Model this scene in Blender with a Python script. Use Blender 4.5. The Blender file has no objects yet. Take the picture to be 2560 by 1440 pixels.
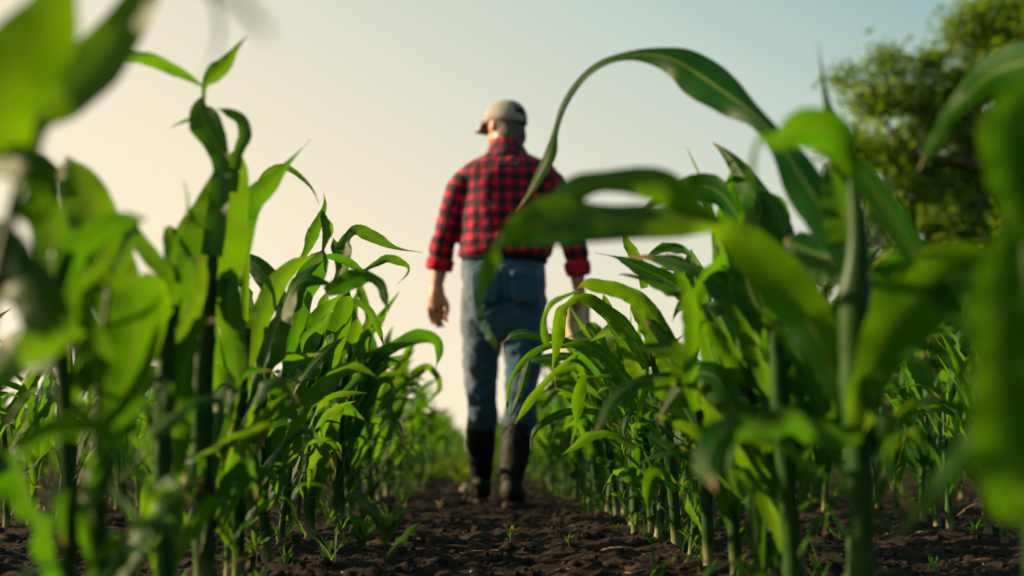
import bpy, bmesh, math, random
import numpy as np
from mathutils import Vector, Matrix, noise as mnoise

# ------------------------------------------------------------------ camera, sky, sun
scene = bpy.context.scene
COL = scene.collection
W0, H0 = 2560, 1440
FOCAL = 40.0
F = FOCAL / 36.0 * W0
PITCH = math.atan(400 / F)
YAW = math.atan(90 / F)
CAM = np.array([0.0, 0.0, 0.25])
cam_d = bpy.data.cameras.new("camera")
cam = bpy.data.objects.new("camera", cam_d)
COL.objects.link(cam)
cam.location = CAM
cam.rotation_euler = (math.pi / 2 + PITCH, 0, -YAW)
cam_d.lens = FOCAL
cam_d.sensor_width = 36.0
cam_d.clip_start = 0.02
cam_d.clip_end = 3000
cam_d.dof.use_dof = True
cam_d.dof.focus_distance = 2.85
cam_d.dof.aperture_fstop = 1.6
scene.camera = cam

FWD = np.array([math.sin(YAW) * math.cos(PITCH), math.cos(YAW) * math.cos(PITCH), math.sin(PITCH)])
RGT = np.array([math.cos(YAW), -math.sin(YAW), 0.0])
UP = np.cross(RGT, FWD)

SUN_AZ = math.radians(-80)      # from +Y, negative = left
SUN_EL = math.radians(19)
world = bpy.data.worlds.new("World")
scene.world = world
world.use_nodes = True
wn, wl = world.node_tree.nodes, world.node_tree.links
wn.clear()
w_out = wn.new("ShaderNodeOutputWorld")
w_bg = wn.new("ShaderNodeBackground")
sky = wn.new("ShaderNodeTexSky")
sky.sky_type = 'NISHITA'
sky.sun_disc = False
sky.sun_elevation = SUN_EL
sky.sun_rotation = SUN_AZ
sky.air_density = 1.0
sky.dust_density = 3.0
sky.ozone_density = 1.0
# evening haze: the sky glows cream towards the low sun and the horizon and turns cyan away from them
SUN_V = (math.sin(SUN_AZ) * math.cos(SUN_EL), math.cos(SUN_AZ) * math.cos(SUN_EL), math.sin(SUN_EL))
w_tc = wn.new("ShaderNodeTexCoord")
w_dot = wn.new("ShaderNodeVectorMath"); w_dot.operation = 'DOT_PRODUCT'
wl.new(w_tc.outputs["Generated"], w_dot.inputs[0])
w_dot.inputs[1].default_value = (SUN_V[0], SUN_V[1], SUN_V[2] - 2.0)      # nearness to the sun minus twice the height
w_map = wn.new("ShaderNodeMapRange"); w_map.inputs[1].default_value = -2.4; w_map.inputs[2].default_value = 0.8
wl.new(w_dot.outputs["Value"], w_map.inputs[0])
w_rmp = wn.new("ShaderNodeValToRGB")
wl.new(w_map.outputs[0], w_rmp.inputs[0])
SKY = [(-2.4, (.03, .09, .14)), (-1.6, (.07, .20, .25)), (-1.0, (.13, .36, .40)), (-.58, (.54, .64, .57)), (-.24, (.79, .75, .59)), (-.06, (.92, .80, .61)), (.10, (.98, .84, .63)), (.42, (1.12, .97, .74))]
els = w_rmp.color_ramp.elements
for i, (t, c) in enumerate(SKY):
    e = els[i] if i < 2 else els.new(1.0)
    e.position = (t + 2.4) / 3.2; e.color = (*c, 1)
w_mix = wn.new("ShaderNodeMix"); w_mix.data_type = 'RGBA'; w_mix.blend_type = 'ADD'; w_mix.inputs[0].default_value = 0.006
wl.new(w_rmp.outputs[0], w_mix.inputs[6]); wl.new(sky.outputs[0], w_mix.inputs[7])
wl.new(w_mix.outputs[2], w_bg.inputs[0])
w_bg.inputs[1].default_value = 0.405
wl.new(w_bg.outputs[0], w_out.inputs[0])

sun_d = bpy.data.lights.new("sun", 'SUN')
sun_d.energy = 5.0
sun_d.angle = math.radians(0.6)
sun_d.color = (1.0, 0.74, 0.44)
sun = bpy.data.objects.new("sun", sun_d)
COL.objects.link(sun)
SUN_DIR = Vector((math.sin(SUN_AZ) * math.cos(SUN_EL), math.cos(SUN_AZ) * math.cos(SUN_EL), math.sin(SUN_EL)))
sun.rotation_euler = SUN_DIR.to_track_quat('Z', 'Y').to_euler()

scene.view_settings.view_transform = 'Standard'
scene.view_settings.look = 'None'
scene.view_settings.exposure = 1.3
scene.view_settings.gamma = 1.0
scene.cycles.use_denoising = True

# ------------------------------------------------------------------ photo measurements -> places
def at(px, py, d):
    return CAM + d * (FWD + (px - W0 / 2) / F * RGT + (H0 / 2 - py) / F * UP)

def plane_pt(px, py, Y):
    r = FWD + (px - W0 / 2) / F * RGT + (H0 / 2 - py) / F * UP
    return CAM + r * ((Y - CAM[1]) / r[1])

def ground_pt(px, py):
    r = FWD + (px - W0 / 2) / F * RGT + (H0 / 2 - py) / F * UP
    return CAM + r * (-CAM[2] / r[2])

def row_pt(px, X):
    """ground point on the crop row at lateral X that shows at column px"""
    r = FWD + (px - W0 / 2) / F * RGT
    Y = X / r[0] * r[1]
    for _ in range(3):
        p = np.array([X, Y, 0.0]) - CAM
        d = p @ FWD
        r2 = FWD + (px - W0 / 2) / F * RGT + (p @ UP) / d * UP
        Y = X / r2[0] * r2[1]
    return np.array([X, Y, 0.0])

# ------------------------------------------------------------------ materials
def new_mat(name):
    m = bpy.data.materials.new(name)
    m.use_nodes = True
    nt = m.node_tree
    nt.nodes.clear()
    out = nt.nodes.new("ShaderNodeOutputMaterial")
    return m, nt, out

class NB:
    def __init__(s, nt): s.nt = nt
    def n(s, t, **kw):
        x = s.nt.nodes.new(t)
        for k, v in kw.items(): setattr(x, k, v)
        return x
    def link(s, a, b): s.nt.links.new(a, b)
    def val(s, inp, v):
        if hasattr(v, 'bl_idname') or hasattr(v, 'is_linked'): s.link(v, inp)
        else: inp.default_value = v
    def math(s, op, a, b=0.0, c=None, clamp=False):
        x = s.n("ShaderNodeMath", operation=op); x.use_clamp = clamp
        s.val(x.inputs[0], a); s.val(x.inputs[1], b)
        if c is not None: s.val(x.inputs[2], c)
        return x.outputs[0]
    def mix(s, f, a, b, mode='MIX'):
        x = s.n("ShaderNodeMix", data_type='RGBA', blend_type=mode)
        s.val(x.inputs[0], f)
        s.val(x.inputs[6], a if not isinstance(a, tuple) else (*a, 1)); s.val(x.inputs[7], b if not isinstance(b, tuple) else (*b, 1))
        return x.outputs[2]
    def noise(s, vec, scale, detail=3.0, rough=0.55):
        x = s.n("ShaderNodeTexNoise"); x.inputs["Scale"].default_value = scale
        x.inputs["Detail"].default_value = detail; x.inputs["Roughness"].default_value = rough
        if vec is not None: s.link(vec, x.inputs["Vector"])
        return x.outputs[0]
    def ramp(s, f, p0, p1, c0=0.0, c1=1.0):
        x = s.n("ShaderNodeMapRange"); x.clamp = True
        s.val(x.inputs[0], f); x.inputs[1].default_value = p0; x.inputs[2].default_value = p1
        x.inputs[3].default_value = c0; x.inputs[4].default_value = c1
        return x.outputs[0]
    def bump(s, h, strength, dist):
        x = s.n("ShaderNodeBump"); x.inputs["Strength"].default_value = strength
        x.inputs["Distance"].default_value = dist; s.link(h, x.inputs["Height"])
        return x.outputs[0]

def leaf_material(name, base_a, base_b, trans_a, trans_b, tmix=0.5, dry=0.0, veins=True):
    m, nt, out = new_mat(name)
    b = NB(nt)
    geo = b.n("ShaderNodeNewGeometry"); info = b.n("ShaderNodeObjectInfo")
    rnd = info.outputs["Random"]
    uv = b.n("ShaderNodeUVMap"); sp = b.n("ShaderNodeSeparateXYZ"); b.link(uv.outputs[0], sp.inputs[0])
    u, v = sp.outputs[0], sp.outputs[1]
    nz = b.noise(geo.outputs["Position"], 18.0, 4)
    f = b.math('ADD', b.math('MULTIPLY', rnd, 0.6), b.math('MULTIPLY', nz, 0.5), clamp=True)
    bc = b.mix(f, base_a, base_b); tc = b.mix(f, trans_a, trans_b)
    bump = None
    if veins:
        du = b.math('ABSOLUTE', b.math('SUBTRACT', u, 0.5))
        rib = b.ramp(du, 0.018, 0.05, 1.0, 0.0)
        ve = b.math('SINE', b.math('MULTIPLY', u, 95.0))
        vef = b.ramp(ve, 0.0, 1.0, 0.0, 0.5)
        bc = b.mix(vef, bc, (base_b[0] * 1.3, base_b[1] * 1.25, base_b[2] * 1.2))
        tc = b.mix(vef, tc, (trans_a[0] * .6, trans_a[1] * .65, trans_a[2]))
        bc = b.mix(b.math('MULTIPLY', rib, 0.9), bc, (0.11, 0.18, 0.035))
        tc = b.mix(b.math('MULTIPLY', rib, 0.6), tc, (0.16, 0.20, 0.02))
        # dry, straw coloured tip and edge wear
        nn = b.noise(geo.outputs["Position"], 45.0, 3)
        tip = b.ramp(b.math('ADD', v, b.math('MULTIPLY', nn, 0.12)), 1.00 - dry, 1.05 - dry * .6)
        edge = b.math('MULTIPLY', b.ramp(du, 0.46, 0.5), b.ramp(nn, 0.52, 0.62))
        dr = b.math('MAXIMUM', tip, b.math('MULTIPLY', edge, 0.8))
        bc = b.mix(dr, bc, (0.26, 0.19, 0.085)); tc = b.mix(dr, tc, (0.22, 0.15, 0.05))
        bump = b.bump(b.math('SINE', b.math('MULTIPLY', u, 95.0)), 0.35, 0.0006)
    p = b.n("ShaderNodeBsdfPrincipled")
    b.link(bc, p.inputs["Base Color"]); p.inputs["Roughness"].default_value = 0.40
    p.inputs["Specular IOR Level"].default_value = 0.14
    t = b.n("ShaderNodeBsdfTranslucent"); b.link(tc, t.inputs["Color"])
    if bump is not None:
        b.link(bump, p.inputs["Normal"])
    ms = b.n("ShaderNodeMixShader"); ms.inputs[0].default_value = tmix
    b.link(p.outputs[0], ms.inputs[1]); b.link(t.outputs[0], ms.inputs[2])
    b.link(ms.outputs[0], out.inputs[0])
    return m

def plain(name, col, rough=0.7, spec=0.3, nscale=30.0, var=0.35, bump=0.0, bscale=80.0, coords='Object'):
    m, nt, out = new_mat(name)
    b = NB(nt)
    tc = b.n("ShaderNodeTexCoord")
    n1 = b.noise(tc.outputs[coords], nscale, 4)
    c = b.mix(b.ramp(n1, 0.3, 0.7), tuple(x * (1 - var) for x in col), tuple(min(1, x * (1 + var)) for x in col))
    p = b.n("ShaderNodeBsdfPrincipled")
    b.link(c, p.inputs["Base Color"]); p.inputs["Roughness"].default_value = rough
    p.inputs["Specular IOR Level"].default_value = spec
    if bump:
        b.link(b.bump(b.noise(tc.outputs[coords], bscale, 5), bump, 0.01), p.inputs["Normal"])
    b.link(p.outputs[0], out.inputs[0])
    return m

M_LEAF = leaf_material("corn_leaf", (0.003, 0.034, 0.003), (0.009, 0.060, 0.005), (0.030, 0.23, 0.002), (0.20, 0.38, 0.002), 0.43, 0.0)
M_LEAF_DRY = leaf_material("corn_leaf_dry_tip", (0.004, 0.036, 0.004), (0.011, 0.062, 0.006), (0.035, 0.24, 0.002), (0.20, 0.37, 0.003), 0.43, 0.05)
M_LEAF_OLD = leaf_material("withering_leaf", (0.07, 0.09, 0.014), (0.15, 0.12, 0.03), (0.24, 0.26, 0.02), (0.28, 0.20, 0.045), 0.42, 0.35)
M_TREE = leaf_material("tree_leaf", (0.022, 0.085, 0.012), (0.055, 0.125, 0.014), (0.13, 0.34, 0.008), (0.34, 0.46, 0.010), 0.46, veins=False)
M_WEED = leaf_material("weed_leaf", (0.02, 0.070, 0.008), (0.05, 0.095, 0.012), (0.10, 0.22, 0.008), (0.22, 0.28, 0.01), 0.42, veins=False)

def stalk_material():
    m, nt, out = new_mat("corn_stalk")
    b = NB(nt)
    uv = b.n("ShaderNodeUVMap"); sp = b.n("ShaderNodeSeparateXYZ"); b.link(uv.outputs[0], sp.inputs[0])
    geo = b.n("ShaderNodeNewGeometry"); info = b.n("ShaderNodeObjectInfo")
    nz = b.noise(geo.outputs["Position"], 25.0, 4)
    c = b.mix(b.ramp(nz, .35, .65), (0.009, 0.038, 0.004), (0.020, 0.060, 0.008))
    st = b.ramp(b.math('SINE', b.math('MULTIPLY', sp.outputs[0], 120.0)), 0.0, 1.0, 0.0, 0.4)
    c = b.mix(st, c, (0.02, 0.055, 0.008))
    low = b.ramp(b.math('ADD', sp.outputs[1], b.math('MULTIPLY', nz, 0.1)), 0.06, 0.22, 0.85, 0.0)
    c = b.mix(low, c, (0.26, 0.22, 0.11))
    p = b.n("ShaderNodeBsdfPrincipled")
    b.link(c, p.inputs["Base Color"]); p.inputs["Roughness"].default_value = 0.45
    p.inputs["Specular IOR Level"].default_value = 0.15
    b.link(p.outputs[0], out.inputs[0])
    return m
M_STALK = stalk_material()
M_BARK = plain("bark", (0.10, 0.075, 0.05), 0.9, 0.2, 14, 0.5, 0.8, 30)
M_STRAW = plain("dry_straw", (0.30, 0.20, 0.11), 0.85, 0.2, 40, 0.4, 0.5, 120)
M_CHIP = plain("wood_chip", (0.20, 0.125, 0.075), 0.9, 0.2, 50, 0.5, 0.7, 150)
M_PEBBLE = plain("pebble", (0.33, 0.28, 0.22), 0.8, 0.3, 60, 0.3, 0.3, 150)
M_CLOD = plain("soil_clod", (0.034, 0.020, 0.013), 0.95, 0.15, 50, 0.5, 0.9, 160, coords='Generated')

def soil_material():
    m, nt, out = new_mat("soil")
    b = NB(nt)
    geo = b.n("ShaderNodeNewGeometry"); pos = geo.outputs["Position"]
    big = b.noise(pos, 2.2, 5); mid = b.noise(pos, 14, 6, .65); fine = b.noise(pos, 90, 5, .7)
    c = b.mix(b.ramp(mid, .35, .68), (0.010, 0.0062, 0.0046), (0.034, 0.020, 0.0128))
    c = b.mix(b.ramp(fine, .62, .78, 0, .6), c, (0.11, 0.072, 0.046))
    c = b.mix(b.math('MULTIPLY', b.ramp(big, .52, .70), b.ramp(mid, .45, .6)), c, (0.062, 0.040, 0.027))      # dry crust
    # old stubble tint and young weeds far along the field
    sp = b.n("ShaderNodeSeparateXYZ"); b.link(pos, sp.inputs[0])
    far = b.math('MULTIPLY', b.ramp(sp.outputs[1], 9, 22), b.ramp(big, .35, .62))
    c = b.mix(b.math('MULTIPLY', far, .8), c, (0.075, 0.12, 0.02))
    p = b.n("ShaderNodeBsdfPrincipled")
    b.link(c, p.inputs["Base Color"]); p.inputs["Roughness"].default_value = 0.95
    p.inputs["Specular IOR Level"].default_value = 0.15
    h = b.math('ADD', b.math('MULTIPLY', mid, 1.0), b.math('MULTIPLY', fine, 0.35))
    b.link(b.bump(h, 0.9, 0.03), p.inputs["Normal"])
    b.link(p.outputs[0], out.inputs[0])
    return m
M_SOIL = soil_material()

# ------------------------------------------------------------------ object helpers
def mesh_from(name, V, Fc, UV=None, mat=None, smooth=True):
    me = bpy.data.meshes.new(name)
    V = np.asarray(V, dtype=np.float64)
    me.from_pydata(V.tolist(), [], Fc if isinstance(Fc, list) else np.asarray(Fc).tolist())
    if UV is not None:
        UV = np.asarray(UV, dtype=np.float32)
        lay = me.uv_layers.new(name="UVMap")
        li = np.empty(len(me.loops), dtype=np.int32)
        me.loops.foreach_get("vertex_index", li)
        lay.data.foreach_set("uv", UV[li].ravel())
    if smooth:
        me.polygons.foreach_set("use_smooth", [True] * len(me.polygons))
    if mat: me.materials.append(mat)
    me.update()
    return me

def link(name, me, parent=None, loc=None):
    o = bpy.data.objects.new(name, me)
    COL.objects.link(o)
    if parent is not None: o.parent = parent
    if loc is not None: o.location = loc
    return o

def tag(o, label, cat, group=None):
    o["label"] = label; o["category"] = cat
    if group: o["group"] = group
    return o

def thing(name, label, cat, loc=(0, 0, 0), group=None):
    o = bpy.data.objects.new(name, None)
    o.empty_display_size = 0.05
    COL.objects.link(o); o.location = loc
    return tag(o, label, cat, group)

def dup(root, loc, rz, sc, label, group):
    r = root.copy(); COL.objects.link(r)
    r.location = loc; r.rotation_euler = (0, 0, rz); r.scale = (sc, sc, sc)
    r["label"] = label; r["group"] = group
    for ch in root.children:
        c = ch.copy(); COL.objects.link(c); c.parent = r
    return r

def catmull(P, n):
    P = np.asarray(P, float)
    k = len(P)
    if k == 2:
        t = np.linspace(0, 1, n)[:, None]
        return P[0] * (1 - t) + P[1] * t
    # chord-length parameter
    seg = np.linalg.norm(np.diff(P[:, :min(3, P.shape[1])], axis=0), axis=1) + 1e-9
    cum = np.concatenate([[0], np.cumsum(seg)]); cum /= cum[-1]
    ts = np.linspace(0, 1, n)
    idx = np.clip(np.searchsorted(cum, ts, side='right') - 1, 0, k - 2)
    u = ((ts - cum[idx]) / (cum[idx + 1] - cum[idx]))[:, None]
    E = np.vstack([2 * P[0] - P[1], P, 2 * P[-1] - P[-2]])
    p0, p1, p2, p3 = E[idx], E[idx + 1], E[idx + 2], E[idx + 3]
    return 0.5 * ((2 * p1) + (-p0 + p2) * u + (2 * p0 - 5 * p1 + 4 * p2 - p3) * u ** 2 + (-p0 + 3 * p1 - 3 * p2 + p3) * u ** 3)

def norm(a): return a / (np.linalg.norm(a, axis=-1, keepdims=True) + 1e-12)

def leaf_geo(C, S, rng, across=9, fold=0.25, ruf=0.10, rfreq=7.0, thick=None):
    """strip of a leaf: C centre line (n,3), S half-width side vectors (n,3)"""
    n = len(C)
    T = norm(np.gradient(C, axis=0))
    N = norm(np.cross(T, S))
    w = np.linalg.norm(S, axis=1, keepdims=True)
    v = np.linspace(0, 1, n)
    ss = np.linspace(-1, 1, across)
    ph1, ph2 = rng.uniform(0, 6.28, 2)
    env = np.clip(v * 5, 0, 1) * np.clip((1 - v) * 4, 0, 1)
    V = np.zeros((n, across, 3)); UV = np.zeros((n, across, 2))
    for j, s in enumerate(ss):
        ph = ph1 if s < 0 else ph2
        rr = ruf * env * np.sin(v * rfreq * 6.28 * (0.8 if s < 0 else 1.07) + ph) * s * s
        rr2 = ruf * .5 * env * np.sin(v * rfreq * 2.3 * 6.28 + ph * 1.7) * abs(s) ** 3
        off = (fold * abs(s) ** 1.5 + rr + rr2)[:, None] * w
        V[:, j] = C + S * s + N * off
        UV[:, j, 0] = s * .5 + .5; UV[:, j, 1] = v
    Fc = []
    for i in range(n - 1):
        for j in range(across - 1):
            a = i * across + j
            Fc.append((a, a + 1, a + across + 1, a + across))
    return V.reshape(-1, 3), Fc, UV.reshape(-1, 2)

def tube_geo(C, R, sides=14, cap=True):
    C = np.asarray(C, float); R = np.asarray(R, float)
    n = len(C)
    T = norm(np.gradient(C, axis=0))
    ref = np.array([0.13, 1.0, 0.07])
    A = norm(np.cross(T, ref)); B = np.cross(T, A)
    th = np.linspace(0, 2 * np.pi, sides, endpoint=False)
    V = C[:, None, :] + R[:, None, None] * (np.cos(th)[None, :, None] * A[:, None, :] + np.sin(th)[None, :, None] * B[:, None, :])
    UV = np.zeros((n, sides, 2)); UV[:, :, 0] = np.abs(th / np.pi - 1)[None]; UV[:, :, 1] = np.linspace(0, 1, n)[:, None]
    Fc = []
    for i in range(n - 1):
        for j in range(sides):
            a = i * sides + j; a2 = i * sides + (j + 1) % sides
            Fc.append((a, a2, a2 + sides, a + sides))
    if cap:
        Fc.append(tuple(range(sides))[::-1]); Fc.append(tuple((n - 1) * sides + j for j in range(sides)))
    return V.reshape(-1, 3), Fc, UV.reshape(-1, 2)

def stalk_geo(C, R, rng, nodes=4, sides=14):
    """corn stalk: tapered, swollen at the nodes, each sheath flaring a little"""
    n = len(C)
    v = np.linspace(0, 1, n)
    R = np.asarray(R, float).copy()
    for k in range(nodes):
        c = 0.05 + 0.9 * (k / nodes) ** 1.15 + rng.uniform(-.01, .01)
        R *= 1 + 0.16 * np.exp(-((v - c) / 0.012) ** 2) + 0.07 * np.exp(-np.clip(c - v, 0, 9) / 0.05) * (v < c)
    return tube_geo(C, R, sides)

def gen_leaf(base, az, a0, length, width, bend, twist, rng, seg=18, across=7, hang=0.0, fold=.3, ruf=.30):
    """arching corn leaf: grows from base at angle a0 from vertical, gravity bends it"""
    v = np.linspace(0, 1, seg)
    kk = rng.uniform(.42, .72)
    x = np.clip((v - kk) / .24, 0, 1)
    ang = a0 + bend * v ** 1.9 + hang * x * x * (3 - 2 * x) + .10 * np.sin(v * rng.uniform(7, 12) + rng.uniform(0, 6)) * v
    azs = az + rng.uniform(-.9, .9) * v ** 2
    d = np.stack([np.sin(ang) * np.cos(azs), np.sin(ang) * np.sin(azs), np.cos(ang)], 1)
    step = length / (seg - 1)
    C = base + np.vstack([np.zeros(3), np.cumsum(d[:-1] * step, axis=0)])
    prof = np.interp(v, [0, .06, .18, .40, .62, .80, .93, 1], [.42, .50, .74, 1.0, .92, .62, .22, .02])
    side0 = np.stack([-np.sin(azs), np.cos(azs), np.zeros(seg)], 1)
    up = np.cross(d, side0)
    tw = twist * np.clip(v - .15, 0, 1) ** 1.3
    S = side0 * np.cos(tw)[:, None] + up * np.sin(tw)[:, None]
    S = norm(S) * (prof * width * .5)[:, None]
    return leaf_geo(C, -S, rng, across, fold, ruf, rng.uniform(2.5, 5.0))

def pick_leaf_mat(rng, low=False):
    r = rng.random()
    if low: return M_LEAF_OLD if r < .05 else M_LEAF_DRY if r < .4 else M_LEAF
    return M_LEAF_DRY if r < .2 else M_LEAF

def whorl_leaves(H, rng, az0, n_up=8, n_low=4, lean=(0, 0), scale=1.0):
    """parameters of the leaves of one plant, bottom to top"""
    L = []
    for k in range(n_low):
        L.append(dict(z=H * (0.05 + .085 * k), az=az0 + math.pi * k + rng.uniform(-.6, .6), a0=rng.uniform(.5, .9), length=H * rng.uniform(.17, .30),
                      width=rng.uniform(.014, .024), bend=rng.uniform(.9, 1.9), twist=rng.uniform(-1.4, 1.4), low=True, hang=rng.uniform(0, 1.5)))
    for k in range(n_up):
        t = k / (n_up - 1)
        L.append(dict(z=H * (.17 + .40 * t), az=az0 + math.pi * k + rng.uniform(-.45, .45), a0=rng.uniform(.22, .60) * (1 - .70 * t) + .03,
                      length=H * rng.uniform(.58, .80) * (.80 + .6 * t - .75 * t * t), width=(.050 + .022 * rng.random()) * (.72 + .6 * t - .5 * t * t) * scale,
                      bend=rng.uniform(.3, 1.1) * (1 - .5 * t), twist=rng.choice([-1, 1]) * rng.uniform(.3, 3.0), low=False, hang=rng.choice([0, .5, 1.1, 1.8, 2.3]) * (1 - .35 * t)))
    return L

def build_generic_parts(root, H, rng, az0, seg=18, across=7, sides=12, n_up=6, n_low=3, lean=0.0, radius=.0135):
    n = 26
    v = np.linspace(0, 1, n)
    la = rng.uniform(0, 6.28)
    C = np.stack([lean * math.cos(la) * v ** 1.5, lean * math.sin(la) * v ** 1.5, -0.02 + (H * .60 + .02) * v], 1)
    R = radius * np.interp(v, [0, .1, .6, 1], [1.0, 1.02, .92, .40])
    Vv, Fc, UV = stalk_geo(C, R, rng, 5, sides)
    link("stalk", mesh_from("stalk", Vv, Fc, UV, M_STALK), root)
    for lf in whorl_leaves(H, rng, az0, n_up, n_low):
        t = min(1, lf['z'] / (H * .60))
        b0 = np.array([np.interp(t, v, C[:, 0]), np.interp(t, v, C[:, 1]), lf['z']])
        r0 = np.interp(t, v, R) * .9
        b0 = b0 + r0 * np.array([math.cos(lf['az']), math.sin(lf['az']), 0])
        Vv, Fc, UV = gen_leaf(b0, lf['az'], lf['a0'], lf['length'], lf['width'], lf['bend'], lf['twist'], rng, seg, across, lf['hang'])
        link("leaf", mesh_from("leaf", Vv, Fc, UV, pick_leaf_mat(rng, lf['low'])), root)

def hero_leaf(root, pts, d, tilt=.45, fold=.22, ruf=.13, mat=None, rng=None, seg=None, tr=None, flip=False, rfreq=None, graze=False, back=None):
    """leaf traced as (x, y, width) and given its own distance; widths become real centimetres"""
    P = []
    for p in pts:
        x, y, w = p[:3]
        if tr: x, y, w = tr[0] + x * tr[2], tr[1] + y * tr[2], w * tr[2]
        P.append((x, y, w))
    P = np.array(P, float)
    seg = seg or max(20, 5 * len(P))
    Q = catmull(P, seg); Q[:, 2] = np.clip(Q[:, 2] * np.clip((1 - np.linspace(0, 1, seg)) / .13, 0, 1) ** .6, 1.5, None)
    dd = np.interp(np.linspace(0, 1, seg), np.linspace(0, 1, len(d)), d)
    C = np.array([at(q[0], q[1], dk) for q, dk in zip(Q, dd)])
    T2 = norm(np.gradient(Q[:, :2], axis=0))
    perp = T2[:, 1:2] * RGT + T2[:, 0:1] * UP      # image-plane perpendicular (y grows downwards)
    hw = (Q[:, 2] * .5 / F * dd)[:, None]
    sgn = -1 if flip else 1
    S = perp * hw + FWD * hw * tilt * sgn
    Nn = np.cross(np.gradient(C, axis=0), S).sum(0); Nn = Nn * (-1 if Nn @ FWD > 0 else 1)
    if graze:      # lies along the light: little direct sun on either side
        T3 = norm(np.gradient(C, axis=0)); sd = np.array(SUN_DIR)
        a_ = np.cross(T3, perp) @ sd; b_ = np.cross(T3, np.broadcast_to(FWD, T3.shape)) @ sd
        tl = np.clip(-a_ * b_ / (b_ * b_ + .01), -1.0, 1.0)
        tl = np.convolve(np.pad(tl, 4, mode='edge'), np.ones(9) / 9, 'valid')[:, None]
        S = perp * hw + FWD * hw * tl; sgn = 1 if tl.mean() >= 0 else -1
    elif back is not None:
        if (Nn @ np.array(SUN_DIR) > 0) == back: sgn = -1; S = perp * hw - FWD * hw * tilt
    elif not flip and (Nn @ np.array(SUN_DIR) > 0) == (rng.random() < ((1.1 if dd[0] < 1.75 else .8) if C[0][0] < 0 else .62)):
        sgn = -1; S = perp * hw + FWD * hw * tilt * sgn
    base = np.array(root.location)
    Vv, Fc, UV = leaf_geo(C - base, S, rng, 11, fold * sgn, ruf, rfreq or rng.uniform(3.5, 7.5))
    return link("leaf", mesh_from("leaf", Vv, Fc, UV, mat or pick_leaf_mat(rng)), root)

def hero_stalk(root, pts, d, rng, nodes=5):
    """stalk traced as (x, y, width px), top above, foot set on the ground at the root"""
    P = np.array(pts, float)
    C = [np.array([root.location.x, root.location.y, -0.02])]
    R = [P[0][2] * .5 / F * d]
    for x, y, w in P:
        C.append(at(x, y, d)); R.append(w * .5 / F * d)
    CR = catmull(np.hstack([np.array(C), np.array(R)[:, None]]), 40)
    Vv, Fc, UV = stalk_geo(CR[:, :3] - np.array(root.location), np.clip(CR[:, 3], .002, 1), rng, nodes, 18)
    return link("stalk", mesh_from("stalk", Vv, Fc, UV, M_STALK), root)

# ------------------------------------------------------------------ value noise for the ground
def vnoise(x, y, seed=0):
    xi, yi = np.floor(x).astype(np.int64), np.floor(y).astype(np.int64)
    fx, fy = x - xi, y - yi
    fx, fy = fx * fx * (3 - 2 * fx), fy * fy * (3 - 2 * fy)
    def h(a, b):
        n = (a * 374761393 + b * 668265263 + seed * 1442695041) & 0x7fffffff
        n = ((n ^ (n >> 13)) * 1274126177) & 0x7fffffff
        return ((n ^ (n >> 16)) & 0xffff) / 65535.0
    return (h(xi, yi) * (1 - fx) + h(xi + 1, yi) * fx) * (1 - fy) + (h(xi, yi + 1) * (1 - fx) + h(xi + 1, yi + 1) * fx) * fy

def ground_h(x, y):
    x = np.asarray(x, float); y = np.asarray(y, float)
    blend = np.clip((60 - np.abs(y)) / 50, 0, 1)
    h = 0.030 * (vnoise(x * 2.2, y * 2.2, 1) - .5)
    h += 0.030 * (np.abs(vnoise(x * 9, y * 9, 2) - .5)) + 0.020 * (vnoise(x * 19, y * 19, 3) - .5) + 0.014 * (vnoise(x * 41, y * 41, 4) - .5) + 0.009 * (vnoise(x * 83, y * 83, 5) - .5)
    ridge = 0.012 * np.cos((x - .03) / .95 * 2 * np.pi + np.pi)
    return (h + ridge - .008) * blend - 0.004

# ================================================================== SETTING
xs = np.concatenate([-np.geomspace(900, 4.6, 30), np.arange(-4.4, -1.81, .04), np.arange(-1.8, 1.801, .013), np.arange(1.84, 4.41, .04), np.geomspace(4.6, 900, 30)])
ys = np.concatenate([-np.geomspace(200, 1, 10), np.linspace(-.8, .8, 9), np.arange(.9, 1.6, .05), np.arange(1.62, 4.2, .012), np.arange(4.22, 7.5, .03), np.geomspace(7.54, 14, 90), np.geomspace(14.4, 2500, 60)])
gx, gy = np.meshgrid(xs, ys)
gz = ground_h(gx, gy)
nx, ny = len(xs), len(ys)
ii = (np.arange(ny - 1)[:, None] * nx + np.arange(nx - 1)[None]).ravel()
gme = mesh_from("ground", np.stack([gx.ravel(), gy.ravel(), gz.ravel()], 1), np.stack([ii, ii + 1, ii + nx + 1, ii + nx], 1), None, M_SOIL)
ground = link("ground", gme); ground["kind"] = "structure"

# ================================================================== PERSON
M_SKIN = plain("skin", (0.36, 0.17, 0.115), 0.5, 0.4, 40, .12)
M_HAIR = plain("grey_hair", (0.10, 0.085, 0.075), 0.7, 0.3, 160, .5, .5, 200)
M_CAP = plain("cap_cloth", (0.27, 0.255, 0.225), 0.85, 0.2, 120, .1, .25, 400)
M_CAPD = plain("cap_underside", (0.07, 0.055, 0.045), 0.85, 0.2, 120, .1)
M_BELT = plain("belt_leather", (0.010, 0.008, 0.008), 0.85, 0.08, 60, .2)
M_BOOT = plain("boot_rubber", (0.0035, 0.0038, 0.0042), 0.7, 0.25, 40, .3, .1, 60)
M_SOLE = plain("boot_sole", (0.035, 0.026, 0.02), 0.9, 0.2, 40, .4)
M_EYE = plain("eye", (0.5, 0.48, 0.45), 0.2, 0.5, 10, .05)
M_PAPER = plain("clipboard_board", (0.40, 0.32, 0.21), 0.7, 0.3, 60, .08)
M_CLIP = plain("clipboard_clip", (0.03, 0.03, 0.03), 0.35, 0.6, 60, .1)

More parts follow.
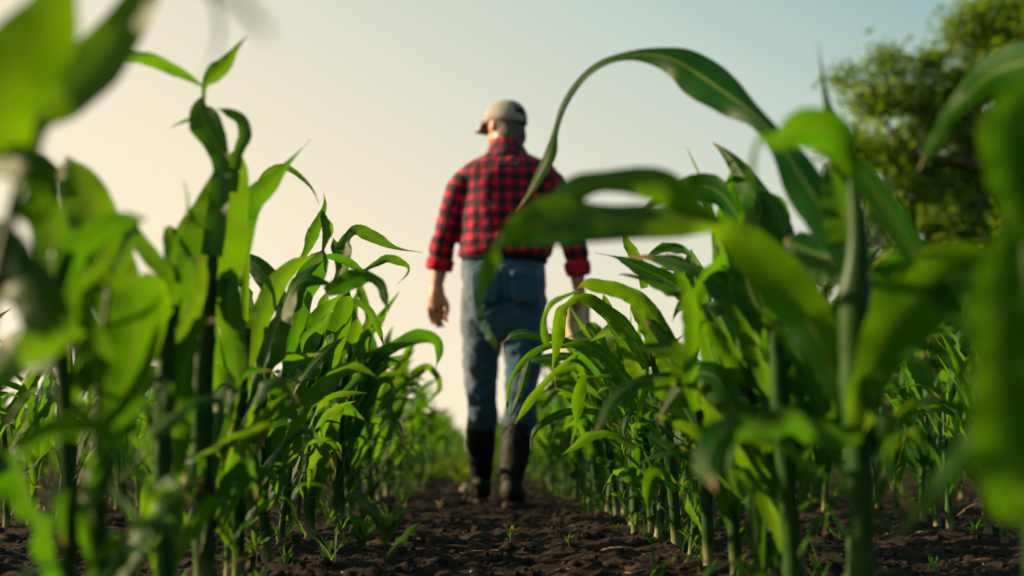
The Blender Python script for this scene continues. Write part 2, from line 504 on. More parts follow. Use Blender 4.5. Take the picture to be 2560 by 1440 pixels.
def jeans_material():
    m, nt, out = new_mat("denim")
    b = NB(nt)
    tc = b.n("ShaderNodeTexCoord"); o = tc.outputs["Object"]
    n1 = b.noise(o, 6, 4); n2 = b.noise(o, 220, 2)
    c = b.mix(b.ramp(n1, .3, .7), (0.005, 0.034, 0.066), (0.016, 0.066, 0.112))
    so = b.n("ShaderNodeSeparateXYZ"); b.link(o, so.inputs[0])       # sunlit thigh strip put into the colour, paler along both outer sides
    blend = b.ramp(b.math('ADD', b.math('ABSOLUTE', b.math('SUBTRACT', so.outputs[0], .01)), b.math('MULTIPLY', n1, .06)), .165, .205, 0, .5)
    c = b.mix(blend, c, (0.13, 0.15, 0.165))
    c = b.mix(b.ramp(n2, .5, .75, 0, .35), c, (0.07, 0.12, 0.16))
    p = b.n("ShaderNodeBsdfPrincipled"); b.link(c, p.inputs["Base Color"]); p.inputs["Roughness"].default_value = .9
    p.inputs["Specular IOR Level"].default_value = .2
    p.inputs["Sheen Weight"].default_value = .25
    b.link(b.bump(b.noise(o, 14, 4), .5, .02), p.inputs["Normal"])
    b.link(p.outputs[0], out.inputs[0]); return m

def plaid_material():
    m, nt, out = new_mat("red_black_plaid")
    b = NB(nt)
    uv = b.n("ShaderNodeUVMap"); sp = b.n("ShaderNodeSeparateXYZ"); b.link(uv.outputs[0], sp.inputs[0])
    def stripe(x):
        f = b.math('FRACT', b.math('DIVIDE', x, 0.060))
        d = b.math('ABSOLUTE', b.math('SUBTRACT', f, 0.5))
        return b.ramp(d, 0.18, 0.235)            # 0 red thread, 1 black thread
    a, c2 = stripe(sp.outputs[0]), stripe(sp.outputs[1])
    f = b.math('MULTIPLY', b.math('ADD', a, c2), .5)
    x = b.n("ShaderNodeValToRGB"); b.link(f, x.inputs[0])
    e = x.color_ramp.elements
    e[0].position, e[0].color = 0.0, (0.50, 0.001, 0.024, 1)
    e[1].position, e[1].color = 1.0, (0.006, 0.004, 0.010, 1)
    k = e.new(.5); k.color = (0.12, 0.002, 0.018, 1)
    tc = b.n("ShaderNodeTexCoord")
    p = b.n("ShaderNodeBsdfPrincipled"); b.link(x.outputs[0], p.inputs["Base Color"]); p.inputs["Roughness"].default_value = .85
    p.inputs["Specular IOR Level"].default_value = .2; p.inputs["Sheen Weight"].default_value = .15
    b.link(b.bump(b.noise(tc.outputs["Object"], 11, 4), .55, .025), p.inputs["Normal"])
    b.link(p.outputs[0], out.inputs[0]); return m
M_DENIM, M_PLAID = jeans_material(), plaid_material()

class Blob:
    """closed shapes that overlap, fused into ONE continuous surface by a voxel remesh"""
    def __init__(s): s.V, s.F = [], []
    def add(s, V, Fc):
        o = sum(len(x) for x in s.V)
        s.V.append(np.asarray(V)); s.F += [tuple(i + o for i in f) for f in Fc]
    def limb(s, pts, radii, sides=18, flat=None):
        P = catmull(np.hstack([np.array(pts, float), np.array(radii, float)[:, None]]), max(6, 7 * (len(pts) - 1)))
        C, R = P[:, :3], np.clip(P[:, 3], .002, 1)
        k = 5                                     # round ends
        T0, T1 = norm(C[0] - C[1]), norm(C[-1] - C[-2])
        a = np.linspace(0, 1, k, endpoint=False) * np.pi / 2
        h0 = [(C[0] + T0 * R[0] * np.cos(x), max(R[0] * np.sin(x), .0008)) for x in a]
        h1 = [(C[-1] + T1 * R[-1] * np.cos(x), max(R[-1] * np.sin(x), .0008)) for x in a][::-1]
        CC = np.array([c for c, _ in h0] + list(C) + [c for c, _ in h1]); RR = np.array([r for _, r in h0] + list(R) + [r for _, r in h1])
        V, Fc, _ = tube_geo(CC, RR, sides)
        s.add(V, Fc)
    def ell(s, c, r, rot=None, n=16):
        V, Fc = [], []
        for i in range(n + 1):
            t = np.pi * i / n
            for j in range(2 * n):
                p = np.pi * j / n
                V.append((r[0] * max(np.sin(t), .004) * np.cos(p), r[1] * max(np.sin(t), .004) * np.sin(p), r[2] * np.cos(t)))
        V = np.array(V)
        if rot is not None: V = V @ np.array(rot.to_3x3()).T
        m = 2 * n
        for i in range(n):
            for j in range(m): Fc.append((i * m + j, (i + 1) * m + j, (i + 1) * m + (j + 1) % m, i * m + (j + 1) % m))
        Fc.append(tuple(range(m))); Fc.append(tuple(n * m + j for j in range(m))[::-1])
        s.add(V + np.array(c), Fc)
    def loft(s, rings, sides=36, power=2.4):
        """rings: (cx, cy, cz, rx, ry)"""
        Q = catmull(np.array(rings, float), 8 * (len(rings) - 1)) if len(rings) > 2 else np.array(rings, float)
        V, Fc = [], []
        for cx, cy, cz, rx, ry in Q:
            for j in range(sides):
                t = 2 * np.pi * j / sides
                c, q = np.cos(t), np.sin(t)
                V.append((cx + rx * np.sign(c) * abs(c) ** (2 / power), cy + ry * np.sign(q) * abs(q) ** (2 / power), cz))
        n = len(Q)
        for i in range(n - 1):
            for j in range(sides): Fc.append((i * sides + j, i * sides + (j + 1) % sides, (i + 1) * sides + (j + 1) % sides, (i + 1) * sides + j))
        Fc.append(tuple(range(sides))[::-1]); Fc.append(tuple((n - 1) * sides + j for j in range(sides)))
        s.add(V, Fc)
    def build(s, name, mat, parent, voxel, smooth=4, crumple=0.0, cs=12.0):
        me = mesh_from(name, np.vstack(s.V), s.F, None, None)
        t = bpy.data.objects.new("tmp", me); COL.objects.link(t)
        r = t.modifiers.new("r", 'REMESH'); r.mode = 'VOXEL'; r.voxel_size = voxel
        q = t.modifiers.new("s", 'SMOOTH'); q.factor = .5; q.iterations = smooth
        dg = bpy.context.evaluated_depsgraph_get(); dg.update()
        me2 = bpy.data.meshes.new_from_object(t.evaluated_get(dg))
        bpy.data.objects.remove(t); bpy.data.meshes.remove(me)
        me2.name = name
        if crumple:
            nv = len(me2.vertices); co = np.empty(nv * 3); no = np.empty(nv * 3)
            me2.vertices.foreach_get("co", co); me2.vertex_normals.foreach_get("vector", no)
            co = co.reshape(-1, 3); no = no.reshape(-1, 3)
            d = np.array([mnoise.fractal(Vector((p[0] * cs, p[1] * cs, p[2] * cs * 1.5)), 1.0, 2.0, 3) for p in co])
            co += no * (d * crumple)[:, None]
            me2.vertices.foreach_set("co", co.ravel())
        me2.polygons.foreach_set("use_smooth", [True] * len(me2.polygons))
        me2.materials.clear(); me2.materials.append(mat); me2.update()
        return link(name, me2, parent)

PY = 5.02
root_xy = ground_pt(1252, 1258)
ORG = np.array([root_xy[0], PY, 0.0])
def mp(px, py, dy=0.0): return plane_pt(px, py, PY + dy) - ORG

# joints
sh_l, el_l, wr_l = mp(1158, 440), mp(1122, 560, .02), mp(1092, 712, .06)
sh_r, el_r, wr_r = mp(1378, 440), mp(1425, 565, .0), mp(1448, 722, .04)
hip_l, kn_l, an_l = mp(1205, 720), mp(1203, 960, .20), mp(1204, 1205, .40)
hip_r, kn_r, an_r = mp(1310, 720), mp(1304, 955, .0), mp(1279, 1222, -.04)
neck0, neck1, head = mp(1268, 400, .03), mp(1264, 352, .05), mp(1263, 312, .07)
HROT = Matrix.Rotation(math.radians(38), 4, 'Z')          # head turned to the left
def hp(x, y, z): return head + np.array(HROT @ Vector((x, y, z)))

b = Blob()
b.loft([(*mp(1258, 720), .165, .12), (*mp(1258, 640), .155, .11), (*mp(1262, 560, .01), .165, .125), (*mp(1265, 480, .02), .185, .125), (*mp(1267, 425, .02), .17, .10), (*mp(1268, 400, .03), .09, .075)])
b.limb([neck0 - [0, 0, .03], neck1, head - [0, 0, .02]], [.068, .066, .066])
b.ell(head + [0, 0, .005], (.076, .095, .095), HROT)                     # skull
b.ell(hp(0, .035, -.055), (.058, .062, .062), HROT)                     # jaw
b.limb([hp(0, .085, .02), hp(0, .115, -.022)], [.010, .016])            # nose
b.limb([hp(-.028, .088, -.062), hp(0, .096, -.062), hp(.028, .088, -.062)], [.007, .009, .007])   # lips
b.ell(hp(0, .082, -.095), (.022, .018, .018), HROT)                     # chin
b.limb([hp(-.045, .080, .032), hp(0, .092, .036), hp(.045, .080, .032)], [.010, .011, .010])      # brow
for s in (-1, 1):
    b.ell(hp(s * .078, -.008, -.012), (.012, .020, .034), HROT)         # ears
for a_, e_, w_ in ((sh_l, el_l, wr_l), (sh_r, el_r, wr_r)):
    b.limb([a_, (a_ + e_) / 2, e_, (e_ * .6 + w_ * .4), w_], [.036, .044, .042, .043, .028])
for h_, k_, a_ in ((hip_l, kn_l, an_l), (hip_r, kn_r, an_r)):
    b.limb([h_, (h_ + k_) / 2, k_, k_ * .65 + a_ * .35, a_], [.085, .075, .055, .056, .04])
    b.limb([a_, a_ + [0, .05, -.04], a_ + [0, .09, -.05]], [.036, .030, .022])
# left hand: palm turned back, thumb on the inner side, fingers slightly curled
pl = wr_l + np.array([-.005, .005, -.055])
b.limb([wr_l, pl, pl + [0.004, .008, -.030]], [.026, .034, .034])
b.limb([wr_l + [.012, 0, -.02], pl + [.020, 0, -.02]], [.022, .022])
for k, (dx, l1, cu) in enumerate(((-.030, .058, .035), (-.010, .066, .030), (.010, .064, .026), (.028, .050, .022))):
    k0 = pl + np.array([dx * .95, .010, -.048 + abs(dx) * .25])
    f1 = k0 + np.array([dx * .12 + .004, .010 + cu * .2, -l1 * .55]); f2 = f1 + np.array([.008, .004 + cu * .5, -l1 * .42]); f3 = f2 + np.array([.010, cu * .6, -l1 * .30])
    b.limb([k0, f1, f2, f3], [.0105, .0098, .0090, .0078], 10)
t0 = pl + np.array([.034, -.004, -.004])
b.limb([t0, t0 + [.018, -.004, -.034], t0 + [.019, -.002, -.062], t0 + [.013, .002, -.084]], [.015, .0125, .0105, .0088], 10)
# right hand: gripping the top edge of the board
pr = wr_r + np.array([0, .0, -.05])
b.limb([wr_r, pr, pr + [-.002, .012, -.020]], [.026, .033, .032])
for k, dx in enumerate((-.030, -.011, .009, .028)):
    k0 = pr + np.array([dx, .020, -.030]); 
    b.limb([k0, k0 + [0, .016, -.026], k0 + [0, .008, -.052 + abs(dx) * .3], k0 + [-.001, -.012, -.060 + abs(dx) * .3]], [.0105, .0098, .009, .008], 10)
t0 = pr + np.array([-.030, -.012, -.004])
b.limb([t0, t0 + [-.010, -.014, -.030], t0 + [-.002, -.018, -.056]], [.014, .0115, .0095], 10)
person = b.build("person", M_SKIN, None, .0052, 3)
person.location = ORG
tag(person, "person in red plaid shirt, jeans and pale cap walking away down the path", "person")

for s in (-1, 1):
    e = Blob(); e.ell(hp(s * .030, .078, .008), (.012, .012, .012), HROT, 10); e.build("eye", M_EYE, person, .003, 1)

# hair: short grey hair under the cap at back and sides
b = Blob(); b.ell(head + [0, 0, .0], (.087, .105, .100), HROT)
b.ell(hp(0, -.048, -.058), (.074, .056, .070), HROT)
hair = b.build("hair", M_HAIR, person, .008, 2, .003, 60)
me = hair.data                                   # trim away the face and the neck
bm = bmesh.new(); bm.from_mesh(me)
inv = HROT.inverted()
kill = []
for v in bm.verts:
    q = inv @ (v.co - Vector(head))
    if q.y > .018 and q.z < .06 or q.z < -.115 or (q.y > -.03 and q.z < -.012): kill.append(v)
bmesh.ops.delete(bm, geom=kill, context='VERTS'); bm.to_mesh(me); bm.free()

# cap
def cap_dome():
    V, Fc = [], []
    n, m = 14, 40
    for i in range(n + 1):
        t = i / n * math.pi * .5
        for j in range(m):
            p = 2 * math.pi * j / m
            seam = 1 + .012 * abs(math.sin(3 * p)) * math.sin(t)
            x = .0905 * math.sin(t) ** .82 * math.cos(p) * seam; y = .110 * math.sin(t) ** .82 * math.sin(p) * seam
            z = .022 + .088 * max(math.cos(t), 0) ** .8
            if i == n: z -= .018
            if math.sin(p) < 0: z -= .014 * -math.sin(p) * math.sin(t) ** 3
            V.append(hp(x, y - .004, z))
    for i in range(n):
        for j in range(m):
            p = 2 * math.pi * (j + .5) / m
            back = abs(((p - 1.5 * math.pi + math.pi) % (2 * math.pi)) - math.pi)
            tt = (i + .5) / n
            if back < .36 and .72 < tt + back * back * .8 and tt < .93: continue    # opening above the strap
            Fc.append((i * m + j, (i + 1) * m + j, (i + 1) * m + (j + 1) % m, i * m + (j + 1) % m))
    return np.array(V), Fc
Vv, Fc = cap_dome()
me = mesh_from("cap", Vv, Fc, None, M_CAP)
cap = link("cap", me, person)
sm = cap.modifiers.new("th", 'SOLIDIFY'); sm.thickness = .003; sm.offset = -1
V, Fc = [], []
for i in range(9):
    r = i / 8
    for j in range(17):
        p = math.radians(28 + 124 * j / 16)
        ext = .078 * math.sin((p - math.radians(20)) / math.radians(140) * math.pi) ** .7
        V.append(hp(.096 * math.cos(p) * (1 + .02 * r), .112 * math.sin(p) + ext * r,   .018 - .012 * r - .030 * r * math.cos(p) ** 2 - .010 * r * r))
for i in range(8):
    for j in range(16): Fc.append((i * 17 + j, i * 17 + j + 1, (i + 1) * 17 + j + 1, (i + 1) * 17 + j))
brim = link("brim", mesh_from("brim", V, Fc, None, M_CAP), cap)
sm = brim.modifiers.new("th", 'SOLIDIFY'); sm.thickness = .004
Vb = Blob(); Vb.ell(hp(0, -.004, .111), (.008, .008, .005)); Vb.build("cap_button", M_CAP, cap, .002, 1)

# shirt
b = Blob()
def ring(py, x0, x1, ry, dy=0.0):
    c = mp((x0 + x1) / 2, py, dy); r = (mp(x1, py, dy) - mp(x0, py, dy))[0] / 2
    return (*c, r, ry)
b.loft([ring(655, 1172, 1356, .118), ring(640, 1146, 1378, .148), ring(622, 1147, 1382, .155), ring(590, 1152, 1386, .152, .01), ring(540, 1155, 1386, .150, .01), ring(480, 1155, 1388, .150, .02), ring(445, 1148, 1395, .140, .02),
        ring(420, 1158, 1388, .118, .02), ring(403, 1185, 1358, .100, .025), ring(386, 1220, 1318, .084, .03), ring(374, 1230, 1308, .076, .035)])
b.limb([mp(1205, 462, .02), sh_l + [.012, 0, -.040], (sh_l + el_l) / 2, el_l, mp(1106, 618, .03), mp(1103, 640, .035)], [.070, .070, .062, .058, .056, .055])
b.limb([mp(1330, 462, .02), sh_r + [-.012, 0, -.040], (sh_r + el_r) / 2, el_r, mp(1438, 628, .02), mp(1442, 650, .025)], [.070, .070, .062, .058, .056, .053])
shirt = b.build("shirt", M_PLAID, person, .0085, 5, .007, 9)
me = shirt.data
nv = len(me.vertices); co = np.empty(nv * 3); me.vertices.foreach_get("co", co); co = co.reshape(-1, 3)
lay = me.uv_layers.new(name="UVMap")
ax = {'l': (sh_l, el_l, mp(1100, 668, .04)), 'r': (sh_r, el_r, mp(1446, 680, .03))}
def seg_d(p, a, c):
    t = max(0, min(1, float((p - a) @ (c - a) / ((c - a) @ (c - a))))); q = a + (c - a) * t
    return float(np.linalg.norm(p - q)), t
tc0 = mp(1265, 500, .015)
for poly in me.polygons:
    ctr = np.array(poly.center)
    side = 'l' if ctr[0] < tc0[0] else 'r'
    a, e, w = ax[side]
    d1, d2 = seg_d(ctr, a, e)[0], seg_d(ctr, e, w)[0]
    arm = min(d1, d2) < .085 and (abs(ctr[0] - tc0[0]) > .205 + .0 * ctr[2] or ctr[2] < el_l[2] + .02 and abs(ctr[0] - tc0[0]) > .212)
    cc = None
    for li in poly.loop_indices:
        p = co[me.loops[li].vertex_index]
        if arm:
            s0, s1, off = (a, e, 0.0) if d1 <= d2 else (e, w, float(np.linalg.norm(e - a)))
            t = norm(s1 - s0); rel = p - s0
            along = float(rel @ t) + off
            n1 = norm(np.cross(t, np.array([0, 1.0, 0]))); n2 = np.cross(t, n1)
            th = math.atan2(float(rel @ n1), float(rel @ n2)); rad = .062; vv = -along + .013
        else:
            th = math.atan2(p[0] - tc0[0], -(p[1] - tc0[1])); rad = .175; vv = p[2]
            if abs(th) < 1.0: th = (p[0] - tc0[0]) / rad * (1 + .06 * th * th)
        if cc is None: cc = th
        while th - cc > math.pi: th -= 2 * math.pi
        while th - cc < -math.pi: th += 2 * math.pi
        lay.data[li].uv = (th * rad + .5, vv)
# collar and rolled cuffs
M_RED = plain("red_cloth", (0.33, 0.007, 0.020), .85, .2, 40, .25, .3, 60)
b = Blob(); b.loft([(*mp(1268, 386, .03), .100, .088), (*mp(1267, 370, .04), .083, .078), (*mp(1266, 350, .05), .070, .070)], 32, 2.0)
collar = b.build("collar", M_PLAID, shirt, .006, 3)
lay = collar.data.uv_layers.new(name="UVMap")
for l in collar.data.loops:
    p = collar.data.vertices[l.vertex_index].co
    lay.data[l.index].uv = (math.atan2(p.x - neck0[0], -(p.y - neck0[1])) * .085 + .01, p.z * 1.0 + .02)
for a, c, r in ((mp(1102, 646, .035), mp(1098, 676, .045), .061), (mp(1441, 652, .025), mp(1447, 690, .035), .058)):
    b = Blob(); b.limb([a, (a + c) / 2, c], [r * .97, r, r * .98]); 
    o = Blob(); V, Fc, _ = tube_geo(catmull(np.array([a, (a + c) / 2, c]), 8), np.array([r * .9, r, r * 1.02, r * 1.02, r * 1.02, r * 1.02, r, r * .92]), 28)
    o.add(V, Fc); o.build("cuff", M_RED, shirt, .006, 2, .006, 16)

# jeans
b = Blob()
b.loft([ring(850, 1215, 1300, .06), ring(800, 1172, 1352, .115, -.0), ring(750, 1156, 1362, .145, -.01), ring(700, 1153, 1365, .150, -.012), ring(660, 1158, 1366, .132), ring(640, 1164, 1362, .120)], 36, 2.3)
b.limb([mp(1206, 760, .0), mp(1204, 850, .08), mp(1204, 930, .17), kn_l + [0, 0, 0], mp(1206, 1030, .26), mp(1202, 1085, .30)], [.100, .092, .080, .076, .070, .066])
b.limb([mp(1312, 760, -.0), mp(1311, 850, .0), mp(1306, 930, .0), kn_r, mp(1302, 1030, -.02), mp(1296, 1085, -.03)], [.102, .096, .082, .077, .073, .068])
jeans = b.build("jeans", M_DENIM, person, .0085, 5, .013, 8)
for x, s in ((1212, 1), (1310, -1)):
    pk = mp(x, 730); V, Fc = [], []
    for i in range(7):
        for j in range(7):
            u_, v_ = (i / 6 - .5), (j / 6 - .5)
            w_ = .066 * (1 if v_ > -.25 else 1 - (-.25 - v_) * 1.6)
            V.append((pk[0] + u_ * 2 * w_, pk[1] - .158 * math.sqrt(max(.1, 1 - ((pk[0] + u_ * 2 * w_ - mp(1259, 730)[0]) / .26) ** 2)) - .013, pk[2] + v_ * .14))
    for i in range(6):
        for j in range(6): Fc.append((i * 7 + j, (i + 1) * 7 + j, (i + 1) * 7 + j + 1, i * 7 + j + 1))
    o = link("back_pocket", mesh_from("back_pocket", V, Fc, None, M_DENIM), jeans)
    o.modifiers.new("th", 'SOLIDIFY').thickness = .003
c = mp(1262, 645); rx = (mp(1366, 645) - mp(1158, 645))[0] / 2
o = Blob(); o.loft([(c[0], c[1], c[2] - .026, rx + .006, .139), (c[0], c[1], c[2] + .014, rx + .004, .137)], 48, 2.3); o.build("belt", M_BELT, person, .006, 2)

# rubber boots
for top, an, toe, nm in ((mp(1202, 1072, .29), mp(1203, 1195, .40), np.array([-.05, .17, 0]), 'l'), (mp(1296, 1072, -.03), mp(1279, 1212, -.05), np.array([.035, .17, 0]), 'r')):
    foot_z = .045
    ank = np.array([an[0], an[1], .10])
    b = Blob()
    b.limb([top, (top * .6 + ank * .4), ank + [0, 0, .03]], [.070, .066, .055])
    b.limb([ank + [0, -.015, -.045], ank + toe * .5 + [0, 0, -.05], ank + toe + [0, 0, -.062]], [.048, .046, .036])
    b.ell(ank + [0, -.01, -.03], (.05, .06, .06))
    boot = b.build("boot", M_BOOT, person, .007, 4, .004, 14)
    s_ = Blob()
    pts = [ank + [0, -.035, -.098], ank + toe * .5 + [0, 0, -.098], ank + toe * 1.05 + [0, 0, -.098]]
    V = []
    for z in (-.012, .016):
        for k in range(24):
            t = 2 * math.pi * k / 24
            cx = (pts[0] + pts[2]) / 2; dirv = norm(pts[2] - pts[0]); nrm = np.array([-dirv[1], dirv[0], 0])
            L = np.linalg.norm(pts[2] - pts[0]) / 2 + .04
            V.append(cx + dirv * L * math.cos(t) + nrm * .05 * np.sign(math.sin(t)) * abs(math.sin(t)) ** .6 + [0, 0, z])
    s_.add(np.array(V), [tuple(range(24))[::-1], tuple(range(24, 48))] + [(k, (k + 1) % 24, 24 + (k + 1) % 24, 24 + k) for k in range(24)])
    s_.build("sole", M_SOLE, boot, .006, 1)

# clipboard in the right hand
cb = thing("clipboard", "tan clipboard hanging from the right hand of the walking person", "clipboard", ORG + mp(1437, 768, .055))
cb.rotation_euler = (math.radians(4), math.radians(4), math.radians(-50))
def box(sx, sy, sz, c=(0, 0, 0), bev=.0):
    bm = bmesh.new(); bmesh.ops.create_cube(bm, size=1)
    for v in bm.verts: v.co = Vector((v.co.x * sx + c[0], v.co.y * sy + c[1], v.co.z * sz + c[2]))
    if bev: bmesh.ops.bevel(bm, geom=bm.edges[:], offset=bev, segments=2, affect='EDGES')
    me = bpy.data.meshes.new("box"); bm.to_mesh(me); bm.free(); return me
me = box(.17, .006, .25, (0, 0, -.11), .0015); me.materials.append(M_PAPER); link("board", me, cb)
me = box(.09, .012, .03, (0, .008, 0), .002); me.materials.append(M_CLIP); link("clip", me, cb)
me = box(.006, .010, .25, (.0885, 0, -.11), .001); me.materials.append(M_CLIP); link("edge_strip", me, cb)

# ================================================================== CORN, hand-placed plants by the path
ROW_L, ROW_R = -0.45, 0.50
R_ = lambda s: np.random.default_rng(s)
A = None
C1 = (560, 540, .41667)      # enlarged views the traces below were read from
C2 = (1250, 560, .48611)
HERO = {}
def hero(key, px, X, label, group="corn plants beside the path", Y=None):
    p = np.array([X, Y, 0.0]) if Y is not None else row_pt(px, X)
    p[2] = float(ground_h(p[0], p[1]))
    r = thing("corn_plant", label, "corn plant", p, group)
    HERO[key] = (r, float((p - CAM) @ FWD))
    return r, HERO[key][1]

def low_leaves(key, seed, n=3, zmax=.25, lmin=.12, lmax=.24):
    r, d = HERO[key]; rng = R_(seed)
    for k in range(n):
        z = rng.uniform(.04, zmax); az = rng.uniform(0, 6.28)
        Vv, Fc, UV = gen_leaf(np.array([.012 * math.cos(az), .012 * math.sin(az), z]), az, rng.uniform(.5, 1.0), rng.uniform(lmin, lmax), rng.uniform(.016, .036),
                              rng.uniform(.8, 1.9), rng.uniform(-1.4, 1.4), rng, 20, 7, rng.uniform(0, 2))
        link("leaf", mesh_from("leaf", Vv, Fc, UV, pick_leaf_mat(rng, True)), r)

def up_leaves(key, seed, H, n=4, z0=.3, z1=.5, side=None, width=.055, lmul=1.0):
    r, d = HERO[key]; rng = R_(seed)
    for k in range(n):
        t = k / max(1, n - 1)
        az = (side if side is not None else rng.uniform(0, 6.28)) + rng.uniform(-.7, .7) + math.pi * k
        Vv, Fc, UV = gen_leaf(np.array([.010 * math.cos(az), .010 * math.sin(az), H * (z0 + (z1 - z0) * t)]), az, rng.uniform(.18, .55) * (1 - .5 * t), lmul * H * rng.uniform(.5, .72), width * rng.uniform(.9, 1.25),
                              rng.uniform(.3, 1.0), rng.choice([-1, 1]) * rng.uniform(.3, 2.6), rng, 30, 9, rng.choice([0, .6, 1.2, 2.0]))
        link("leaf", mesh_from("leaf", Vv, Fc, UV, pick_leaf_mat(rng)), r)

def leaves(key, seed, specs):
    r, d = HERO[key]; rng = R_(seed)
    for s in specs:
        pts, dd = s[0], s[1]; kw = s[2] if len(s) > 2 else {}
        hero_leaf(r, pts, [d + x for x in dd] if kw.pop('rel', True) else dd, rng=rng, **kw)

# --- left of the path, nearest first
hero('L0', -70, ROW_L, "heavily blurred corn plant nearest the left edge, broad leaves cut by frame top")
hero_stalk(HERO['L0'][0], [(-55, 1100, 38), (-25, 800, 34), (30, 520, 30), (72, 330, 16)], HERO['L0'][1], R_(1))
leaves('L0', 2, [
    ([(66, 420, 60), (0, 300, 170), (15, 190, 180), (100, 90, 170), (138, 0, 105), (150, -90, 60), (165, -170, 8)], [0, -.04, -.06, -.06], dict(fold=.12, ruf=.05, back=True, tilt=.3, mat=M_LEAF)),
    ([(70, 400, 60), (92, 300, 90), (160, 240, 140), (240, 165, 150), (300, 85, 120), (352, 5, 100), (385, -80, 60), (450, -110, 24), (520, -30, 14), (548, 60, 12), (535, 150, 9), (500, 220, 4)], [0, .08, .09, .05, -.15, -.25], dict(fold=.12, ruf=.05, back=True, tilt=.16, mat=M_LEAF)),
    ([(60, 560, 60), (110, 470, 90), (30, 400, 90), (-60, 440, 60)], [0, -.05, 0]),
    ([(50, 700, 70), (20, 640, 110), (-60, 560, 110)], [0, .05]),
    ([(45, 900, 60), (120, 820, 110), (60, 690, 110), (-30, 640, 60)], [0, .1]),
    ([(50, 1130, 50), (140, 1080, 60), (260, 1090, 70), (380, 1240, 50), (460, 1240, 14)], [0, -.05], dict(tilt=1.2)),
    ([(460, -60, 20), (560, -20, 26), (640, 50, 30), (680, 110, 6)], [-.35, -.4], dict(mat=M_LEAF_DRY)),
])
low_leaves('L0', 3, 2)
hero('LA', 176, ROW_L, "blurred corn plant at far left with a bright yellow-green sunlit upright blade")
hero_stalk(HERO['LA'][0], [(172, 1300, 44), (165, 1050, 42), (150, 850, 38), (140, 620, 26)], HERO['LA'][1], R_(4))
leaves('LA', 5, [
    ([(145, 860, 40), (165, 780, 95), (155, 690, 100), (130, 600, 85), (108, 500, 76), (84, 425, 12)], [0, .05], dict(back=True, mat=M_LEAF, ruf=.05)),
    ([(140, 760, 40), (70, 720, 110), (0, 640, 130), (-60, 600, 80)], [0, -.05]),
    ([(150, 900, 40), (40, 880, 120), (-40, 980, 70)], [0, .1]),
    ([(150, 720, 40), (200, 620, 60), (300, 560, 45), (370, 545, 10)], [0, .0], dict(tilt=1.)),
    ([(160, 1000, 40), (240, 900, 70), (190, 760, 60), (120, 640, 20)], [0, .1]),
])
up_leaves('LA', 6, 0.5, 1, .12, .34, None, .05, .8); low_leaves('LA', 7, 6, .30, .14, .30)
hero('LB', 248, ROW_L, "blurred corn plant with one wide flat blade standing in front of the row at left")
hero_stalk(HERO['LB'][0], [(247, 1300, 40), (250, 1100, 38), (262, 900, 34), (275, 720, 20)], HERO['LB'][1], R_(8))
leaves('LB', 9, [
    ([(262, 1120, 34), (298, 1020, 80), (328, 900, 108), (340, 790, 118), (340, 715, 100), (325, 690, 40)], [0, -.05]),
    ([(265, 950, 30), (215, 850, 80), (160, 740, 90), (120, 640, 40)], [0, .1]),
    ([(270, 800, 30), (280, 720, 120), (262, 640, 130), (232, 540, 118), (200, 450, 84), (165, 388, 18)], [.15, .22], dict(mat=M_LEAF, back=True)),
    ([(170, 400, 16), (140, 440, 42), (90, 400, 44), (20, 372, 20)], [.15, .2]),
    ([(285, 690, 30), (330, 580, 36), (300, 530, 24)], [.1, .2]),
    ([(250, 1200, 30), (330, 1290, 40), (380, 1350, 36), (400, 1440, 10)], [0, -.1], dict(tilt=.9, mat=M_LEAF)),
])
low_leaves('LB', 10, 6, .30, .14, .30); up_leaves('LB', 11, 0.5, 1, .12, .34, None, .05, .8)
hero('LC', 408, ROW_L, "slightly blurred corn plant left of the tallest one, narrow leaf drooping at its top")
hero_stalk(HERO['LC'][0], [(410, 1400, 40), (408, 1150, 42), (412, 950, 42), (425, 760, 30)], HERO['LC'][1], R_(12))
leaves('LC', 13, [
    ([(425, 820, 40), (430, 700, 46), (385, 650, 42), (340, 590, 36), (302, 535, 16)], [0, -.02]),
    ([(420, 900, 50), (380, 780, 100), (370, 680, 60)], [0, -.05]),
    ([(428, 800, 40), (450, 690, 70), (430, 620, 40), (412, 565, 10)], [0, .05]),
    ([(425, 880, 40), (470, 760, 70), (500, 640, 50)], [0, .1]),
    ([(420, 700, 30), (460, 560, 60), (440, 400, 0), (400, 180, 34), (345, 140, 22), (310, 142, 8)][0:1] + [(440, 600, 10), (470, 520, 5), (460, 450, 2)], [0, 0]),
])
low_leaves('LC', 14, 7, .30, .14, .30); up_leaves('LC', 15, 0.56, 2, .12, .34, None, .05, .8)
hero('LD', 508, ROW_L, "tallest corn plant left of the path, top leaf folded and twisted against the sky")
hero_stalk(HERO['LD'][0], [(508, 1400, 46), (505, 1150, 50), (508, 950, 50), (520, 780, 40), (535, 620, 24)], HERO['LD'][1], R_(16))
